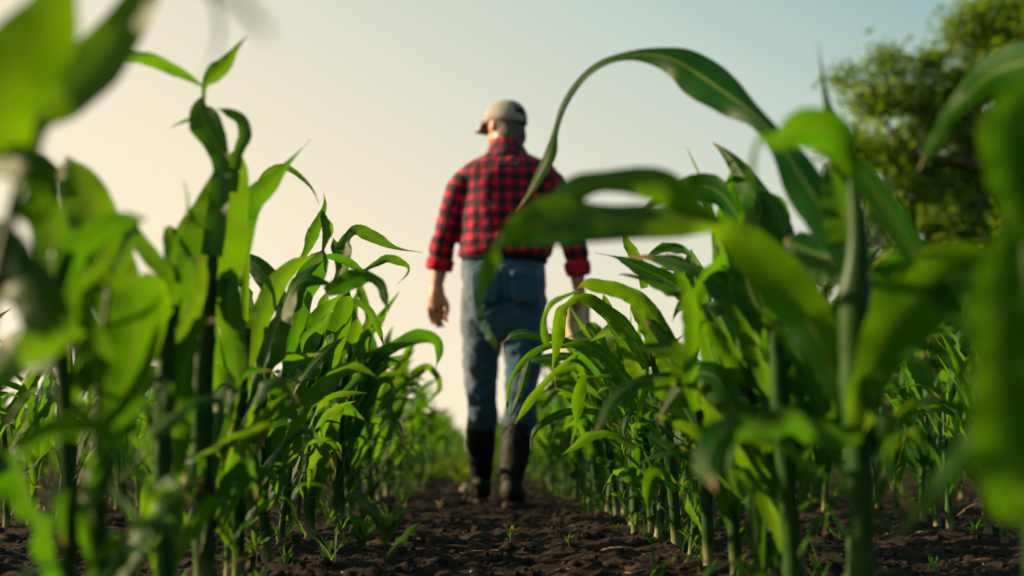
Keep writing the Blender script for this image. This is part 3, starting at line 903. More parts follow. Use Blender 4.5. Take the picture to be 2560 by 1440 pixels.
leaves('LD', 17, [
    ([(500, 850, 60), (500, 740, 150), (528, 620, 175), (558, 520, 125), (580, 440, 84), (592, 388, 44), (600, 365, 8)], [0, 0, .05], dict(back=True, mat=M_LEAF, ruf=.1)),
    ([(530, 640, 60), (550, 480, 54), (554, 410, 46), (536, 350, 66), (512, 302, 84), (500, 265, 44), (512, 233, 6)], [-.02, 0, .02], dict(graze=True, mat=M_LEAF, ruf=.1, fold=.1)),
    ([(580, 480, 30), (597, 385, 28), (614, 337, 36), (603, 299, 30), (568, 280, 20), (543, 271, 5)], [.02, .05], dict(graze=True, mat=M_LEAF, ruf=.06)),
    ([(500, 300, 16), (470, 300, 10), (440, 312, 4), (425, 320, 2)], [0.04, 0.02], dict(mat=M_LEAF_DRY)),
    ([(505, 800, 40), (470, 690, 70), (450, 620, 50), (425, 570, 16), (412, 600, 12), (425, 650, 5)], [0, -.05]),
    ([(475, 560, 5), (470, 500, 3), (460, 450, 1.5)], [0, 0], dict(mat=M_LEAF_OLD)),
    ([(545, 760, 30), (570, 690, 40), (575, 800, 60), (590, 900, 50), (600, 960, 20)], [0, -.05]),
    ([(510, 260, 8), (512, 215, 14), (535, 185, 40), (565, 158, 32), (592, 120, 12), (620, 88, 3)], [.02, .02], dict(mat=M_LEAF_DRY, fold=.35)),
    ([(505, 215, 6), (470, 193, 20), (425, 172, 30), (375, 148, 36), (320, 138, 38), (270, 160, 38), (220, 210, 14)], [.02, -.1, -.2], dict(graze=True, mat=M_LEAF)),
    ([(520, 820, 30), (600, 640, 40), (622, 520, 54), (668, 466, 48), (710, 420, 18), (742, 385, 6), (778, 348, 2)], [.05, .1, .2]),
])
low_leaves('LD', 18, 7, .30, .14, .30); up_leaves('LD', 19, 0.58, 3, .12, .34, None, .05, .8)
hero('LE', 596, ROW_L, "corn plant right of the tallest one, narrow leaf arching to a dry tip")
hero_stalk(HERO['LE'][0], [(596, 1390, 30), (594, 1200, 32), (600, 1000, 34), (615, 820, 26)], HERO['LE'][1], R_(20))
leaves('LE', 21, [
    ([(610, 900, 20), (620, 600, 14), (645, 470, 12), (675, 428, 16), (715, 419, 16), (760, 450, 11), (785, 480, 8), (797, 510, 3)], [.1, .2], dict(mat=M_LEAF_DRY)),
    ([(130, 950, 60), (190, 700, 110), (260, 520, 120), (330, 390, 112), (430, 290, 72), (545, 232, 20)], [0, .2], dict(tr=C1)),
    ([(390, 620, 70), (260, 370, 130), (160, 270, 90), (65, 222, 30)], [.2, .3], dict(tr=C1)),
    ([(60, 760, 60), (50, 560, 110), (30, 380, 80), (20, 250, 20)], [0, 0], dict(tr=C1)),
])
low_leaves('LE', 22, 7, .30, .14, .30); up_leaves('LE', 23, .66, 8, .14, .50)
hero('LF', 668, ROW_L, "corn plant left of the path with a leaning pale stem at the soil")
hero_stalk(HERO['LF'][0], [(664, 1330, 26), (655, 1220, 28), (650, 1050, 30), (670, 850, 22)], HERO['LF'][1], R_(24))
leaves('LF', 25, [
    ([(370, 850, 70), (440, 640, 110), (470, 480, 130), (530, 350, 150), (580, 250, 110), (600, 195, 14)], [0, .1], dict(tr=C1)),
    ([(450, 285, 20), (500, 200, 42), (530, 120, 72), (570, 30, 52), (605, -60, 24), (600, -140, 4)], [.1, .1], dict(tr=C1, mat=M_LEAF_DRY)),
    ([(590, 220, 10), (605, 160, 30), (625, 80, 66), (600, 10, 40), (585, -40, 10)], [.1, .1], dict(tr=C1)),
    ([(610, 460, 60), (700, 420, 110), (800, 375, 110), (880, 370, 60), (940, 420, 62), (960, 490, 50), (990, 578, 4)], [-.25, -.3], dict(tr=C1)),
    ([(370, 1085, 20), (385, 960, 70), (420, 850, 80), (480, 730, 40), (580, 640, 40), (620, 580, 16)], [0, .15], dict(tr=C1)),
    ([(300, 1230, 20), (400, 1155, 40), (470, 1110, 80), (560, 1060, 80), (645, 1008, 16)], [-.25, -.25], dict(tr=C1)),
    ([(290, 1220, 20), (240, 1310, 40), (190, 1430, 20)], [-.25, -.25], dict(tr=C1, mat=M_LEAF_OLD)),
])
low_leaves('LF', 26, 7, .30, .14, .30); up_leaves('LF', 27, .66, 7, .14, .50)
hero('LG', 776, ROW_L, "sharp corn plant with a pale lit leaf streaming toward the person's left elbow")
hero_stalk(HERO['LG'][0], [(776, 1340, 26), (772, 1200, 28), (778, 1000, 28), (800, 820, 20)], HERO['LG'][1], R_(28))
leaves('LG', 29, [
    ([(680, 420, 60), (700, 330, 60), (720, 220, 110), (735, 140, 60), (790, 85, 62), (860, 112, 80), (940, 150, 62), (1040, 195, 20), (1185, 218, 3)], [0, .1], dict(tr=C1, mat=M_LEAF_DRY)),
    ([(740, 480, 40), (700, 240, 80), (670, 180, 60), (655, 130, 8)], [0, .05], dict(tr=C1)),
    ([(760, 400, 20), (850, 325, 20), (910, 290, 36), (980, 258, 52), (1050, 275, 48), (1103, 305, 20), (1100, 345, 12), (1043, 408, 3)], [.1, .2], dict(tr=C1)),
    ([(570, 760, 60), (610, 600, 40), (660, 535, 34), (740, 512, 36), (820, 528, 40), (885, 592, 46), (930, 690, 34), (962, 795, 4)], [0, .1], dict(tr=C1)),
    ([(600, 240, 20), (690, 255, 50), (780, 300, 50), (855, 365, 10)], [-.1, 0], dict(tr=C1)),
    ([(620, 1000, 60), (640, 850, 110), (700, 640, 120), (730, 500, 90), (740, 440, 30)], [0, 0], dict(tr=C1)),
    ([(560, 1010, 50), (640, 760, 100), (600, 560, 80), (620, 450, 30)], [0.05, 0.05], dict(tr=C1)),
])
low_leaves('LG', 30, 7, .30, .14, .30); up_leaves('LG', 31, .62, 7, .14, .50)
hero('LH', 850, ROW_L, "sharp corn plant whose leaf hooks down below the person's left hand")
hero_stalk(HERO['LH'][0], [(850, 1290, 24), (848, 1150, 24), (855, 980, 24), (880, 860, 16)], HERO['LH'][1], R_(32))
leaves('LH', 33, [
    ([(700, 1090, 40), (860, 920, 60), (960, 830, 60), (1060, 765, 76), (1150, 728, 88), (1232, 728, 74), (1282, 762, 52), (1290, 830, 46), (1268, 915, 4)], [-.2, .1, .3], dict(tr=C1)),
    ([(740, 1000, 50), (770, 800, 110), (790, 690, 100), (805, 605, 12)], [0, 0], dict(tr=C1)),
    ([(830, 860, 50), (850, 720, 80), (870, 600, 40), (820, 440, 50), (840, 400, 8)], [0, .1], dict(tr=C1)),
    ([(860, 1060, 50), (900, 880, 90), (880, 760, 70), (900, 690, 10)], [.1, .2], dict(tr=C1)),
    ([(920, 1110, 20), (1000, 1030, 50), (1090, 980, 36), (1160, 940, 60), (1222, 905, 40), (1282, 970, 36), (1290, 1040, 30), (1258, 1095, 4)], [.6, .9], dict(tr=C1)),
])
low_leaves('LH', 34, 7, .30, .14, .30); up_leaves('LH', 35, .62, 7, .14, .50)

# --- right of the path
hero('R0', 2610, ROW_R, "heavily blurred corn plant filling the right edge, pale tipped leaf crossing the tree")
hero_stalk(HERO['R0'][0], [(2600, 1200, 70), (2590, 900, 66), (2580, 650, 50), (2570, 400, 30)], HERO['R0'][1], R_(40))
leaves('R0', 41, [
    ([(2640, 130, 100), (2560, 155, 112), (2480, 185, 92), (2420, 238, 60), (2372, 290, 40), (2352, 330, 36), (2325, 372, 32), (2293, 430, 5)], [.35, .5, .6], dict(mat=M_LEAF_DRY, back=True, ruf=.04)),
    ([(2590, 640, 50), (2545, 500, 90), (2520, 390, 120), (2525, 300, 120), (2590, 220, 80), (2680, 210, 30)], [0, -.05], dict(tilt=.2, graze=True, mat=M_LEAF)),
    ([(2585, 600, 50), (2550, 460, 70), (2490, 350, 70), (2455, 270, 16)], [.1, .05], dict(graze=True, mat=M_LEAF)),
    ([(2600, 1000, 70), (2550, 900, 150), (2500, 770, 140), (2510, 640, 90), (2530, 540, 24)], [-.05, -.1], dict(tilt=.2, graze=True, mat=M_LEAF)),
    ([(2600, 1150, 60), (2560, 1250, 160), (2520, 1100, 170), (2500, 900, 120), (2490, 780, 30)], [-.1, -.15], dict(tilt=.2, graze=True, mat=M_LEAF)),
    ([(2590, 900, 50), (2520, 960, 40), (2440, 1090, 44), (2330, 1230, 40), (2235, 1350, 10)], [.1, .1], dict(tilt=.8)),
    ([(2590, 560, 50), (2620, 420, 150), (2640, 250, 100)], [0, 0]),
])
low_leaves('R0', 42, 2)
hero('RA', 2158, ROW_R, "blurred thick-stemmed corn plant right of the path, leaf arching high over the person's shoulder")
dRA = HERO['RA'][1]
hero_stalk(HERO['RA'][0], [(2156, 1350, 60), (2148, 1150, 64), (2140, 950, 76), (2135, 760, 74), (2145, 620, 54), (2138, 500, 34), (2120, 410, 8)], dRA, R_(43))
leaves('RA', 44, [
    ([(2150, 700, 60), (2080, 560, 110), (2005, 445, 112), (1945, 352, 62), (1884, 285, 58), (1815, 233, 108), (1750, 188, 124), (1690, 152, 84), (1630, 137, 48), (1560, 140, 24), (1500, 160, 20), (1450, 202, 17), (1410, 262, 16), (1388, 330, 15), (1375, 385, 32), (1350, 435, 36), (1318, 490, 26), (1288, 530, 5)], [0, .2, .45, .6, .7], dict(ruf=.11, fold=.2, mat=M_LEAF)),
    ([(2120, 560, 40), (2095, 350, 54), (2070, 270, 22), (2058, 200, 10), (2045, 105, 2)], [.1, .1], dict(tilt=.15)),
    ([(2130, 430, 30), (2095, 345, 80), (2035, 318, 96), (1985, 326, 92), (1940, 352, 46), (1900, 345, 16), (1884, 385, 16), (1878, 440, 16), (1872, 560, 6)], [-.15, -.3], dict(back=True, mat=M_LEAF, ruf=.05)),
    ([(2460, 900, 16), (2370, 760, 40), (2290, 640, 56), (2225, 530, 60), (2155, 435, 56), (2090, 365, 36), (2045, 328, 8)], [-.15, -.1], dict(tilt=.6, back=False, mat=M_LEAF_DRY, ruf=.06)),
    ([(2150, 700, 60), (2120, 560, 120), (2090, 460, 80), (2060, 400, 20)], [.05, .1]),
    ([(2118, 1030, 46), (2074, 905, 92), (2014, 795, 114), (1934, 692, 108), (1856, 606, 80), (1790, 560, 52), (1690, 552, 84), (1590, 549, 98), (1480, 548, 104), (1390, 548, 132), (1310, 572, 92), (1266, 598, 46), (1238, 617, 15), (1229, 648, 44), (1213, 690, 46), (1198, 745, 20), (1204, 800, 12), (1236, 860, 12), (1290, 915, 4)], [0, .02, .03, 0, -.04, -.08, -.11, -.12, -.12, -.10, -.05, .02, .1], dict(ruf=.06, fold=.12, tilt=.2, mat=M_LEAF, graze=True)),
    ([(1800, 556, 16), (1725, 516, 56), (1658, 466, 84), (1592, 452, 78), (1510, 452, 56), (1440, 472, 70), (1395, 525, 80), (1340, 560, 30)], [-.10, -.10], dict(ruf=.05, fold=.1, tilt=.2, mat=M_LEAF, graze=True)),
    ([(2150, 1080, 40), (2090, 1090, 50), (2020, 1068, 64), (1970, 1046, 60), (1900, 1066, 62), (1835, 1064, 64), (1780, 1110, 66), (1765, 1170, 60), (1790, 1230, 8)], [-.05, -.2], dict(mat=M_LEAF_DRY, tilt=.8)),
    ([(2160, 980, 60), (2230, 830, 150), (2330, 710, 190), (2440, 690, 150), (2530, 760, 60)], [-.05, -.2], dict(tilt=.2, graze=True)),
    ([(2150, 850, 50), (2220, 700, 90), (2300, 640, 60), (2350, 600, 10)], [.1, .1]),
    ([(2140, 640, 40), (2060, 640, 130), (1960, 600, 60)], [.1, .2]),
])
low_leaves('RA', 45, 6, .30, .14, .30)
hero('RB', 1985, ROW_R, "corn plant just left of the thick blurred stem, rolled top leaf standing up")
hero_stalk(HERO['RB'][0], [(1980, 1400, 44), (1968, 1200, 46), (1950, 1000, 46), (1940, 800, 34)], HERO['RB'][1], R_(46))
leaves('RB', 47, [
    ([(1940, 760, 50), (1905, 640, 76), (1895, 560, 66), (1908, 490, 16)], [.1, .15]),
    ([(1950, 740, 40), (1960, 620, 70), (1945, 530, 76), (1905, 490, 30), (1882, 530, 14)], [.12, .15]),
    ([(1945, 860, 50), (1880, 740, 80), (1850, 640, 60), (1800, 600, 10)], [.1, .15]),
    ([(1960, 900, 50), (1960, 760, 110), (1990, 650, 60)], [0, .05]),
    ([(1975, 1100, 30), (2000, 980, 80), (2040, 840, 60), (2010, 760, 14)], [0, .1]),
])
low_leaves('RB', 48, 11, .34, .12, .30); up_leaves('RB', 49, .72, 9, .14, .55, None, .06, 1.0)
hero('RC', 1905, ROW_R, "corn plant right of the path carrying a tan sunlit leaf at its top")
hero_stalk(HERO['RC'][0], [(1900, 1400, 36), (1890, 1200, 38), (1870, 1000, 38), (1850, 800, 26)], HERO['RC'][1], R_(50))
leaves('RC', 51, [
    ([(1250, 560, 60), (1160, 360, 60), (1150, 230, 66), (1150, 130, 74), (1122, 35, 12)], [.2, .3], dict(tr=C2, mat=M_LEAF_OLD)),  # tan of direct sun put into the colour with the withering leaf material
    ([(1230, 420, 60), (1200, 300, 90), (1180, 170, 80), (1150, 80, 16)], [.25, .3], dict(tr=C2)),
    ([(1400, 900, 70), (1330, 640, 110), (1270, 420, 110), (1250, 250, 70), (1280, 180, 14)], [.0, .05], dict(tr=C2)),
    ([(1010, 960, 40), (985, 820, 80), (990, 600, 90), (985, 440, 100), (960, 350, 60), (900, 330, 10)], [-.1, -.2], dict(tr=C2)),
    ([(1300, 900, 50), (1230, 760, 90), (1150, 660, 60), (1060, 520, 60), (980, 560, 10)], [0, -.1], dict(tr=C2)),
])
low_leaves('RC', 52, 11, .34, .12, .30); up_leaves('RC', 53, .72, 9, .14, .55, None, .06, 1.0)
hero('RD', 1842, ROW_R, "corn plant with a bright pointed upper blade and a drooping pale leaf in front")
hero_stalk(HERO['RD'][0], [(1838, 1390, 30), (1830, 1200, 34), (1810, 1000, 34), (1780, 820, 22)], HERO['RD'][1], R_(54))
leaves('RD', 55, [
    ([(1090, 520, 50), (1010, 410, 90), (930, 335, 96), (840, 280, 96), (740, 232, 80), (650, 190, 42), (590, 168, 10), (488, 148, 3)], [.1, .2], dict(tr=C2)),
    ([(1050, 480, 60), (1040, 360, 96), (1010, 260, 96), (985, 185, 60), (985, 128, 12)], [.25, .3], dict(tr=C2)),
    ([(980, 420, 50), (950, 320, 84), (925, 230, 64), (905, 175, 20)], [.25, .3], dict(tr=C2)),
    ([(1000, 820, 60), (880, 790, 66), (760, 800, 62), (640, 850, 62), (560, 930, 60), (515, 1030, 40), (480, 1075, 6)], [-.2, -.3], dict(tr=C2, mat=M_LEAF_DRY, tilt=.9)),
    ([(1130, 900, 60), (1000, 780, 100), (880, 620, 90), (790, 520, 60), (730, 480, 8)], [0, .1], dict(tr=C2)),
    ([(900, 240, 10), (860, 222, 30), (825, 240, 30), (800, 238, 6)], [.4, .4], dict(tr=C2)),
])
low_leaves('RD', 56, 11, .34, .12, .30); up_leaves('RD', 57, .72, 9, .14, .55, None, .06, 1.0)
hero('RE', 1775, ROW_R, "corn plant right of the path, dark leaf arching left toward the person's hand")
hero_stalk(HERO['RE'][0], [(1772, 1390, 28), (1765, 1250, 30), (1745, 1050, 30), (1710, 860, 20)], HERO['RE'][1], R_(58))
leaves('RE', 59, [
    ([(900, 640, 60), (800, 480, 76), (720, 392, 84), (620, 342, 78), (520, 318, 74), (440, 308, 56), (392, 335, 8)], [0, -.1], dict(tr=C2)),
    ([(400, 345, 10), (330, 372, 22), (262, 410, 30), (222, 500, 22), (232, 590, 44), (262, 640, 8)], [-.1, -.1], dict(tr=C2)),
    ([(880, 800, 80), (850, 660, 120), (770, 540, 90), (690, 430, 40), (680, 380, 8)], [.1, .1], dict(tr=C2)),
    ([(745, 330, 40), (725, 215, 52), (682, 140, 60), (648, 80, 36), (634, 22, 3)], [.3, .3], dict(tr=C2)),
    ([(760, 1080, 26), (830, 1135, 70), (900, 1180, 76), (985, 1216, 6)], [-.25, -.3], dict(tr=C2)),
])
low_leaves('RE', 60, 11, .34, .12, .30); up_leaves('RE', 61, .56, 4, .12, .36, None, .05, .75)
hero('RF', 1692, ROW_R, "sharp corn plant right of the path with hanging leaf tip in front of the clipboard")
hero_stalk(HERO['RF'][0], [(1690, 1340, 26), (1680, 1200, 28), (1660, 1020, 28), (1630, 880, 18)], HERO['RF'][1], R_(62))
leaves('RF', 63, [
    ([(760, 740, 50), (690, 600, 76), (620, 510, 86), (540, 440, 70), (460, 390, 66), (392, 383, 46), (345, 415, 30), (315, 450, 62), (300, 520, 72), (294, 590, 64), (284, 670, 34), (272, 740, 12), (290, 860, 4)], [0, .05], dict(tr=C2)),
    ([(740, 900, 60), (640, 790, 60), (560, 690, 78), (480, 640, 72), (390, 618, 46), (320, 628, 22), (240, 628, 34), (135, 688, 34), (62, 790, 20), (40, 900, 18), (33, 1035, 5)], [0, .1], dict(tr=C2)),
    ([(700, 960, 50), (600, 800, 40), (480, 788, 18), (432, 800, 50), (402, 880, 72), (396, 960, 56), (390, 1045, 4)], [-.05, .0], dict(tr=C2)),
    ([(720, 800, 80), (690, 690, 102), (655, 610, 70), (640, 560, 10)], [.1, .1], dict(tr=C2)),
    ([(640, 640, 30), (580, 500, 60), (545, 400, 40), (530, 360, 8)], [.2, .2], dict(tr=C2)),
    ([(700, 1150, 40), (560, 1080, 40), (450, 1095, 54), (390, 1140, 40), (318, 1188, 4)], [-.1, -.1], dict(tr=C2)),
])
low_leaves('RF', 64, 11, .34, .12, .30); up_leaves('RF', 65, .56, 4, .12, .36, None, .05, .75)
hero('RG', 1632, ROW_R, "sharp corn plant whose thin leaf reaches left across the person's jeans")
hero_stalk(HERO['RG'][0], [(1632, 1320, 24), (1622, 1200, 24), (1600, 1040, 24), (1575, 920, 16)], HERO['RG'][1], R_(66))
leaves('RG', 67, [
    ([(560, 780, 30), (420, 640, 36), (300, 590, 40), (215, 580, 42), (130, 560, 42), (62, 575, 46), (18, 607, 6)], [.1, .2], dict(tr=C2)),
    ([(600, 900, 40), (440, 720, 40), (340, 680, 46), (240, 690, 46), (170, 700, 34), (145, 720, 6)], [.2, .3], dict(tr=C2)),
    ([(400, 660, 16), (300, 740, 22), (200, 850, 40), (140, 930, 44), (75, 1030, 4)], [.1, .0], dict(tr=C2)),
    ([(150, 690, 20), (125, 780, 50), (100, 870, 40), (45, 1010, 4)], [.1, .1], dict(tr=C2)),
    ([(560, 980, 40), (440, 960, 30), (330, 970, 40), (210, 1030, 36), (165, 1090, 20), (155, 1160, 4)], [0, 0], dict(tr=C2, mat=M_LEAF_DRY)),
])
low_leaves('RG', 68, 11, .34, .12, .30); up_leaves('RG', 69, .56, 4, .12, .36, None, .05, .75)

# ================================================================== CORN, the rows behind (copies of a few grown plants)
VAR = []
for k in range(9):
    rng = R_(100 + k)
    o = thing("corn_plant", "corn plant", "corn plant", (0, 0, 0), "tmp")
    build_generic_parts(o, .80, rng, rng.uniform(-.5, .5) + (0 if k % 2 else math.pi), 18, 7, 12, 8 if k % 3 else 9, 4, lean=.04)
    VAR.append([o, False])
prng = R_(7)
def place(X, Y, H, label, group):
    k = int(prng.integers(len(VAR)))
    o, used = VAR[k]
    x = X + prng.normal(0, .022); y = Y
    loc = (x, y, float(ground_h(x, y)))
    rz = prng.normal(0, .55); sc = H / .80
    if not used:
        VAR[k][1] = True
        o.location = loc; o.rotation_euler = (0, 0, rz); o.scale = (sc,) * 3; o["label"] = label; o["group"] = group
        r = o
    else:
        r = dup(o, loc, rz, sc, label, group)
    r.rotation_euler = (prng.normal(0, .05), prng.normal(0, .05), rz)
    return r
count = 0
def row(X, y0, y1, step, H, hj, label, group, grow=1.0):
    global count
    y = y0
    while y < y1:
        f = (y - y0) / max(.1, y1 - y0)
        place(X, y, H * (1 + f * (grow - 1)) * prng.uniform(1 - hj, 1 + hj), label, group)
        count += 1
        y += step * prng.uniform(.7, 1.35) * (1 + .6 * f)
row(ROW_L, 3.75, 13, .19, .69, .10, "corn plant receding in the row left of the person, behind the sharp ones", "left path row behind", .86)
row(ROW_R, 3.15, 13, .17, .69, .10, "corn plant receding in the row right of the person, behind the sharp ones", "right path row behind", .88)
row(ROW_L - .95, 2.7, 10, .15, .60, .12, "lower corn plant in the second row left of the path, seen between the near stems", "second left row")
row(ROW_R + .95, 2.9, 12, .19, .58, .10, "lower corn plant in the second row right of the path, below the tree", "second right row")
row(ROW_L - 1.9, 4.6, 11, .20, .56, .12, "small corn plant in the third row left of the path", "third left row")
row(ROW_R + 1.9, 4.6, 12, .28, .54, .12, "small corn plant in the third row right of the path", "third right row")
row(ROW_L - 2.85, 6.8, 10, .24, .56, .12, "small corn plant in the fourth row left of the path", "fourth left row")
row(ROW_L - .06, 2.0, 3.8, .24, .46, .2, "short thin corn plant squeezed between the big stems left of the path", "short plants in the left row")
row(ROW_R + .05, 1.75, 3.3, .22, .46, .2, "short thin corn plant squeezed between the big stems right of the path", "short plants in the right row")
print("row plants", count)

# rows beyond, too many and too far to count
def grown_arrays(H, rng, seg=7, across=3, sides=5):
    Vs, Fs, UVs = [], [], []; off = 0
    def put(g):
        nonlocal off
        Vs.append(g[0]); UVs.append(g[2]); Fs.extend([tuple(i + off for i in f) for f in g[1] if len(f) == 4]); off += len(g[0])
    C = np.stack([np.zeros(5), np.zeros(5), np.linspace(-.02, H * .55, 5)], 1)
    put(tube_geo(C, np.array([.012, .012, .011, .009, .005]), sides, False))
    for lf in whorl_leaves(H, rng, rng.uniform(-.5, .5), 8, 2):
        put(gen_leaf(np.array([0, 0, lf['z']]), lf['az'], lf['a0'], lf['length'], lf['width'] * 1.1, lf['bend'], lf['twist'], rng, seg, across, lf['hang'], .3, .05))
    return np.vstack(Vs), np.array(Fs), np.vstack(UVs)
def scatter(name, protos, pts, mat, hs, rng, tilt=.05):
    VV, FF, UU = [], [], []; off = 0
    for (x, y), h in zip(pts, hs):
        V, Fc, UV = protos[int(rng.integers(len(protos)))]
        a = rng.uniform(0, 6.28); c, s = math.cos(a), math.sin(a)
        P = V * h
        P = np.stack([P[:, 0] * c - P[:, 1] * s + P[:, 2] * rng.normal(0, tilt), P[:, 0] * s + P[:, 1] * c, P[:, 2]], 1) + [x, y, float(ground_h(x, y))]
        VV.append(P); FF.append(Fc + off); UU.append(UV); off += len(P)
    me = mesh_from(name, np.vstack(VV), np.vstack(FF), np.vstack(UU), mat)
    o = link(name, me); o["kind"] = "stuff"
    return o
rng = R_(900)
protos = [grown_arrays(1.0, R_(300 + k)) for k in range(8)]
for p in protos: p[0][:] *= 1.0
pts, hs = [], []
for i in range(-14, 9):
    X = .025 + .475 + .95 * i
    if -.2 > X + .45 or X > 0.6: pass
    lo = 13.0 if -3 <= i <= 2 else max(7.0, abs(X) * 2.2)
    y = lo
    while y < 48:
        pts.append((X + rng.normal(0, .03), y)); hs.append((.66 if i in (-1, 0) else .56) * rng.uniform(.85, 1.15)); y += .26 * (1 + (y - lo) / 14) * rng.uniform(.7, 1.3)
corn_far = scatter("corn_field", protos, pts, M_LEAF, hs, rng)
corn_far["label"] = "distant rows of young corn beyond the person"; corn_far["category"] = "corn field"
print("far plants", len(pts))

# weeds on the far part of the path and between the rows
def tuft(rng, n=7, h=1.0, wm=1.0):
    Vs, Fs, UVs = [], [], []; off = 0
    for k in range(n):
        g = gen_leaf(np.array([rng.normal(0, .1), rng.normal(0, .1), 0]) * h, rng.uniform(0, 6.28), rng.uniform(.1, .7), h * rng.uniform(.6, 1.1), wm * h * rng.uniform(.10, .22), rng.uniform(.3, 1.6), rng.uniform(-1, 1), rng, 6, 3)
        Vs.append(g[0]); UVs.append(g[2]); Fs.extend([tuple(i + off for i in f) for f in g[1]]); off += len(g[0])
    return np.vstack(Vs), np.array(Fs), np.vstack(UVs)
tufts = [tuft(R_(500 + k)) for k in range(6)]
pts = [(rng.uniform(-.4, .45), rng.uniform(8.0, 30)) for _ in range(500)] + [(rng.uniform(-9, 7), rng.uniform(9, 26)) for _ in range(700)]
wd = scatter("weeds", tufts, pts, M_WEED, [rng.uniform(.06, .17) for _ in pts], rng)
wd["label"] = "low weeds covering the far end of the path"; wd["category"] = "weeds"
pts = []
while len(pts) < 300:
    x, y = rng.uniform(-3.2, 3.4), rng.uniform(1.8, 8)
    if len(pts) < 170: x = rng.choice([ROW_L, ROW_R]) + rng.normal(0, .09)
    if abs(x - .03) < .27: continue
    pts.append((x, y))
thin = [tuft(R_(540 + k), 6, 1.0, .45) for k in range(8)]
gr = scatter("grass", thin, pts, M_LEAF, [rng.uniform(.03, .11) for _ in pts], rng, .3)
gr["label"] = "tiny grass shoots between the corn stems"; gr["category"] = "grass"

# ================================================================== SOIL: clods, seedlings, straw
def rock_arrays(rng, n=6):
    V, Fc = [], []
    sx, sy, sz = rng.uniform(.7, 1.3), rng.uniform(.7, 1.3), rng.uniform(.5, .9)
    ph = rng.uniform(0, 50, 3)
    for i in range(n + 1):
        t = np.pi * i / n
        for j in range(2 * n):
            p = np.pi * j / n
            q = np.array([max(np.sin(t), .02) * np.cos(p), max(np.sin(t), .02) * np.sin(p), np.cos(t)])
            r = 1 + .45 * mnoise.noise(Vector(q * 1.6 + ph)) + .25 * mnoise.noise(Vector(q * 4 + ph))
            V.append(q * r * [sx, sy, sz])
    m = 2 * n
    for i in range(n):
        for j in range(m): Fc.append((i * m + j, (i + 1) * m + j, (i + 1) * m + (j + 1) % m, i * m + (j + 1) % m))
    V = np.array(V); return V, np.array(Fc), np.zeros((len(V), 2))
rocks = [rock_arrays(R_(700 + k)) for k in range(10)]
pts, hs = [], []
for _ in range(9000):
    y = 1.6 + 6.4 * rng.random() ** 1.6; x = rng.uniform(-.42, .42) * y + .1
    pts.append((x, y)); hs.append(float(np.exp(rng.normal(math.log(.0040), .65))))
clods = scatter("soil_clods", rocks, pts, M_CLOD, np.clip(hs, .0015, .028), rng, 0)
clods["label"] = "loose soil clods strewn over the ground"; clods["category"] = "soil"

def chaff(rng):
    V, Fc, UV = tube_geo(catmull(np.array([[-.5, 0, 0], [0, rng.normal(0, .06), rng.normal(0.04, .03)], [.5, rng.normal(0, .1), 0]]), 5), np.array([.02, .05, .06, .05, .015]) * rng.uniform(.6, 1.6), 5, False)
    V[:, 2] = V[:, 2] * .6 + .04
    return V, np.array(Fc), UV
pts, hs = [], []
for _ in range(700):
    y = 1.7 + 5.5 * rng.random() ** 1.5; pts.append((rng.uniform(-.42, .42) * y + .1, y)); hs.append(float(np.exp(rng.normal(math.log(.016), .6))))
ch = scatter("chaff", [chaff(R_(800 + k)) for k in range(8)], pts, M_STRAW, np.clip(hs, .005, .05), rng, .1)
ch["label"] = "scattered bits of straw on the soil"; ch["category"] = "chaff"

def seedling(px, py, h, label, seed, mat=None, n=5):
    p = ground_pt(px, py); p[2] = float(ground_h(p[0], p[1])); rng = R_(seed)
    o = thing("seedling", label, "seedling", p, "seedlings on the bare path")
    V, Fc, UV = tube_geo(catmull(np.array([[0, 0, -.01], [.002, 0, h * .4], [rng.normal(0, .006), 0, h * .75]]), 8), np.linspace(.0022, .0012, 8), 8)
    link("stem", mesh_from("stem", V, Fc, UV, M_STALK), o)
    for k in range(n):
        az = k * 2.4 + rng.uniform(-.4, .4)
        V, Fc, UV = gen_leaf(np.array([0, 0, h * rng.uniform(.35, .75)]), az, rng.uniform(.3, .9), h * rng.uniform(.5, .8), h * rng.uniform(.14, .24), rng.uniform(.2, 1.2), rng.uniform(-.8, .8), rng, 10, 5)
        link("leaf", mesh_from("leaf", V, Fc, UV, mat or M_WEED), o)
seedling(1276, 1352, .050, "upright green seedling with dry top alone in the middle of the path", 1)
seedling(1382, 1336, .030, "low yellowish seedling on the path in front of the right boot", 2, M_LEAF_OLD)
seedling(1422, 1368, .038, "star-shaped bright green seedling on the right of the path", 3)
seedling(1098, 1288, .055, "yellow-leaved seedling beside the left row, below the left boot", 4, M_LEAF_OLD)
seedling(1330, 1320, .032, "tiny dark green seedling just before the boots", 5, M_LEAF)
seedling(1545, 1345, .040, "seedling with two curled leaves beside the dry stubble piece", 6)
seedling(960, 1452, .16, "grassy seedling clump at the lower left of the path", 7, M_WEED, 9)
seedling(905, 1415, .11, "bushy weed against the left row near the grassy clump", 8, M_LEAF, 8)
seedling(1070, 1345, .022, "faint sprout of two thin blades left of the path centre", 9, M_WEED, 3)
seedling(2440, 1345, .06, "leafy weed at the foot of the second right row", 10, M_LEAF, 8)
seedling(2300, 1310, .05, "pale green weed between the two right rows", 11, M_WEED, 7)
seedling(640, 1420, .07, "weed at the foot of the leaning pale stem at left", 12, M_WEED, 7)

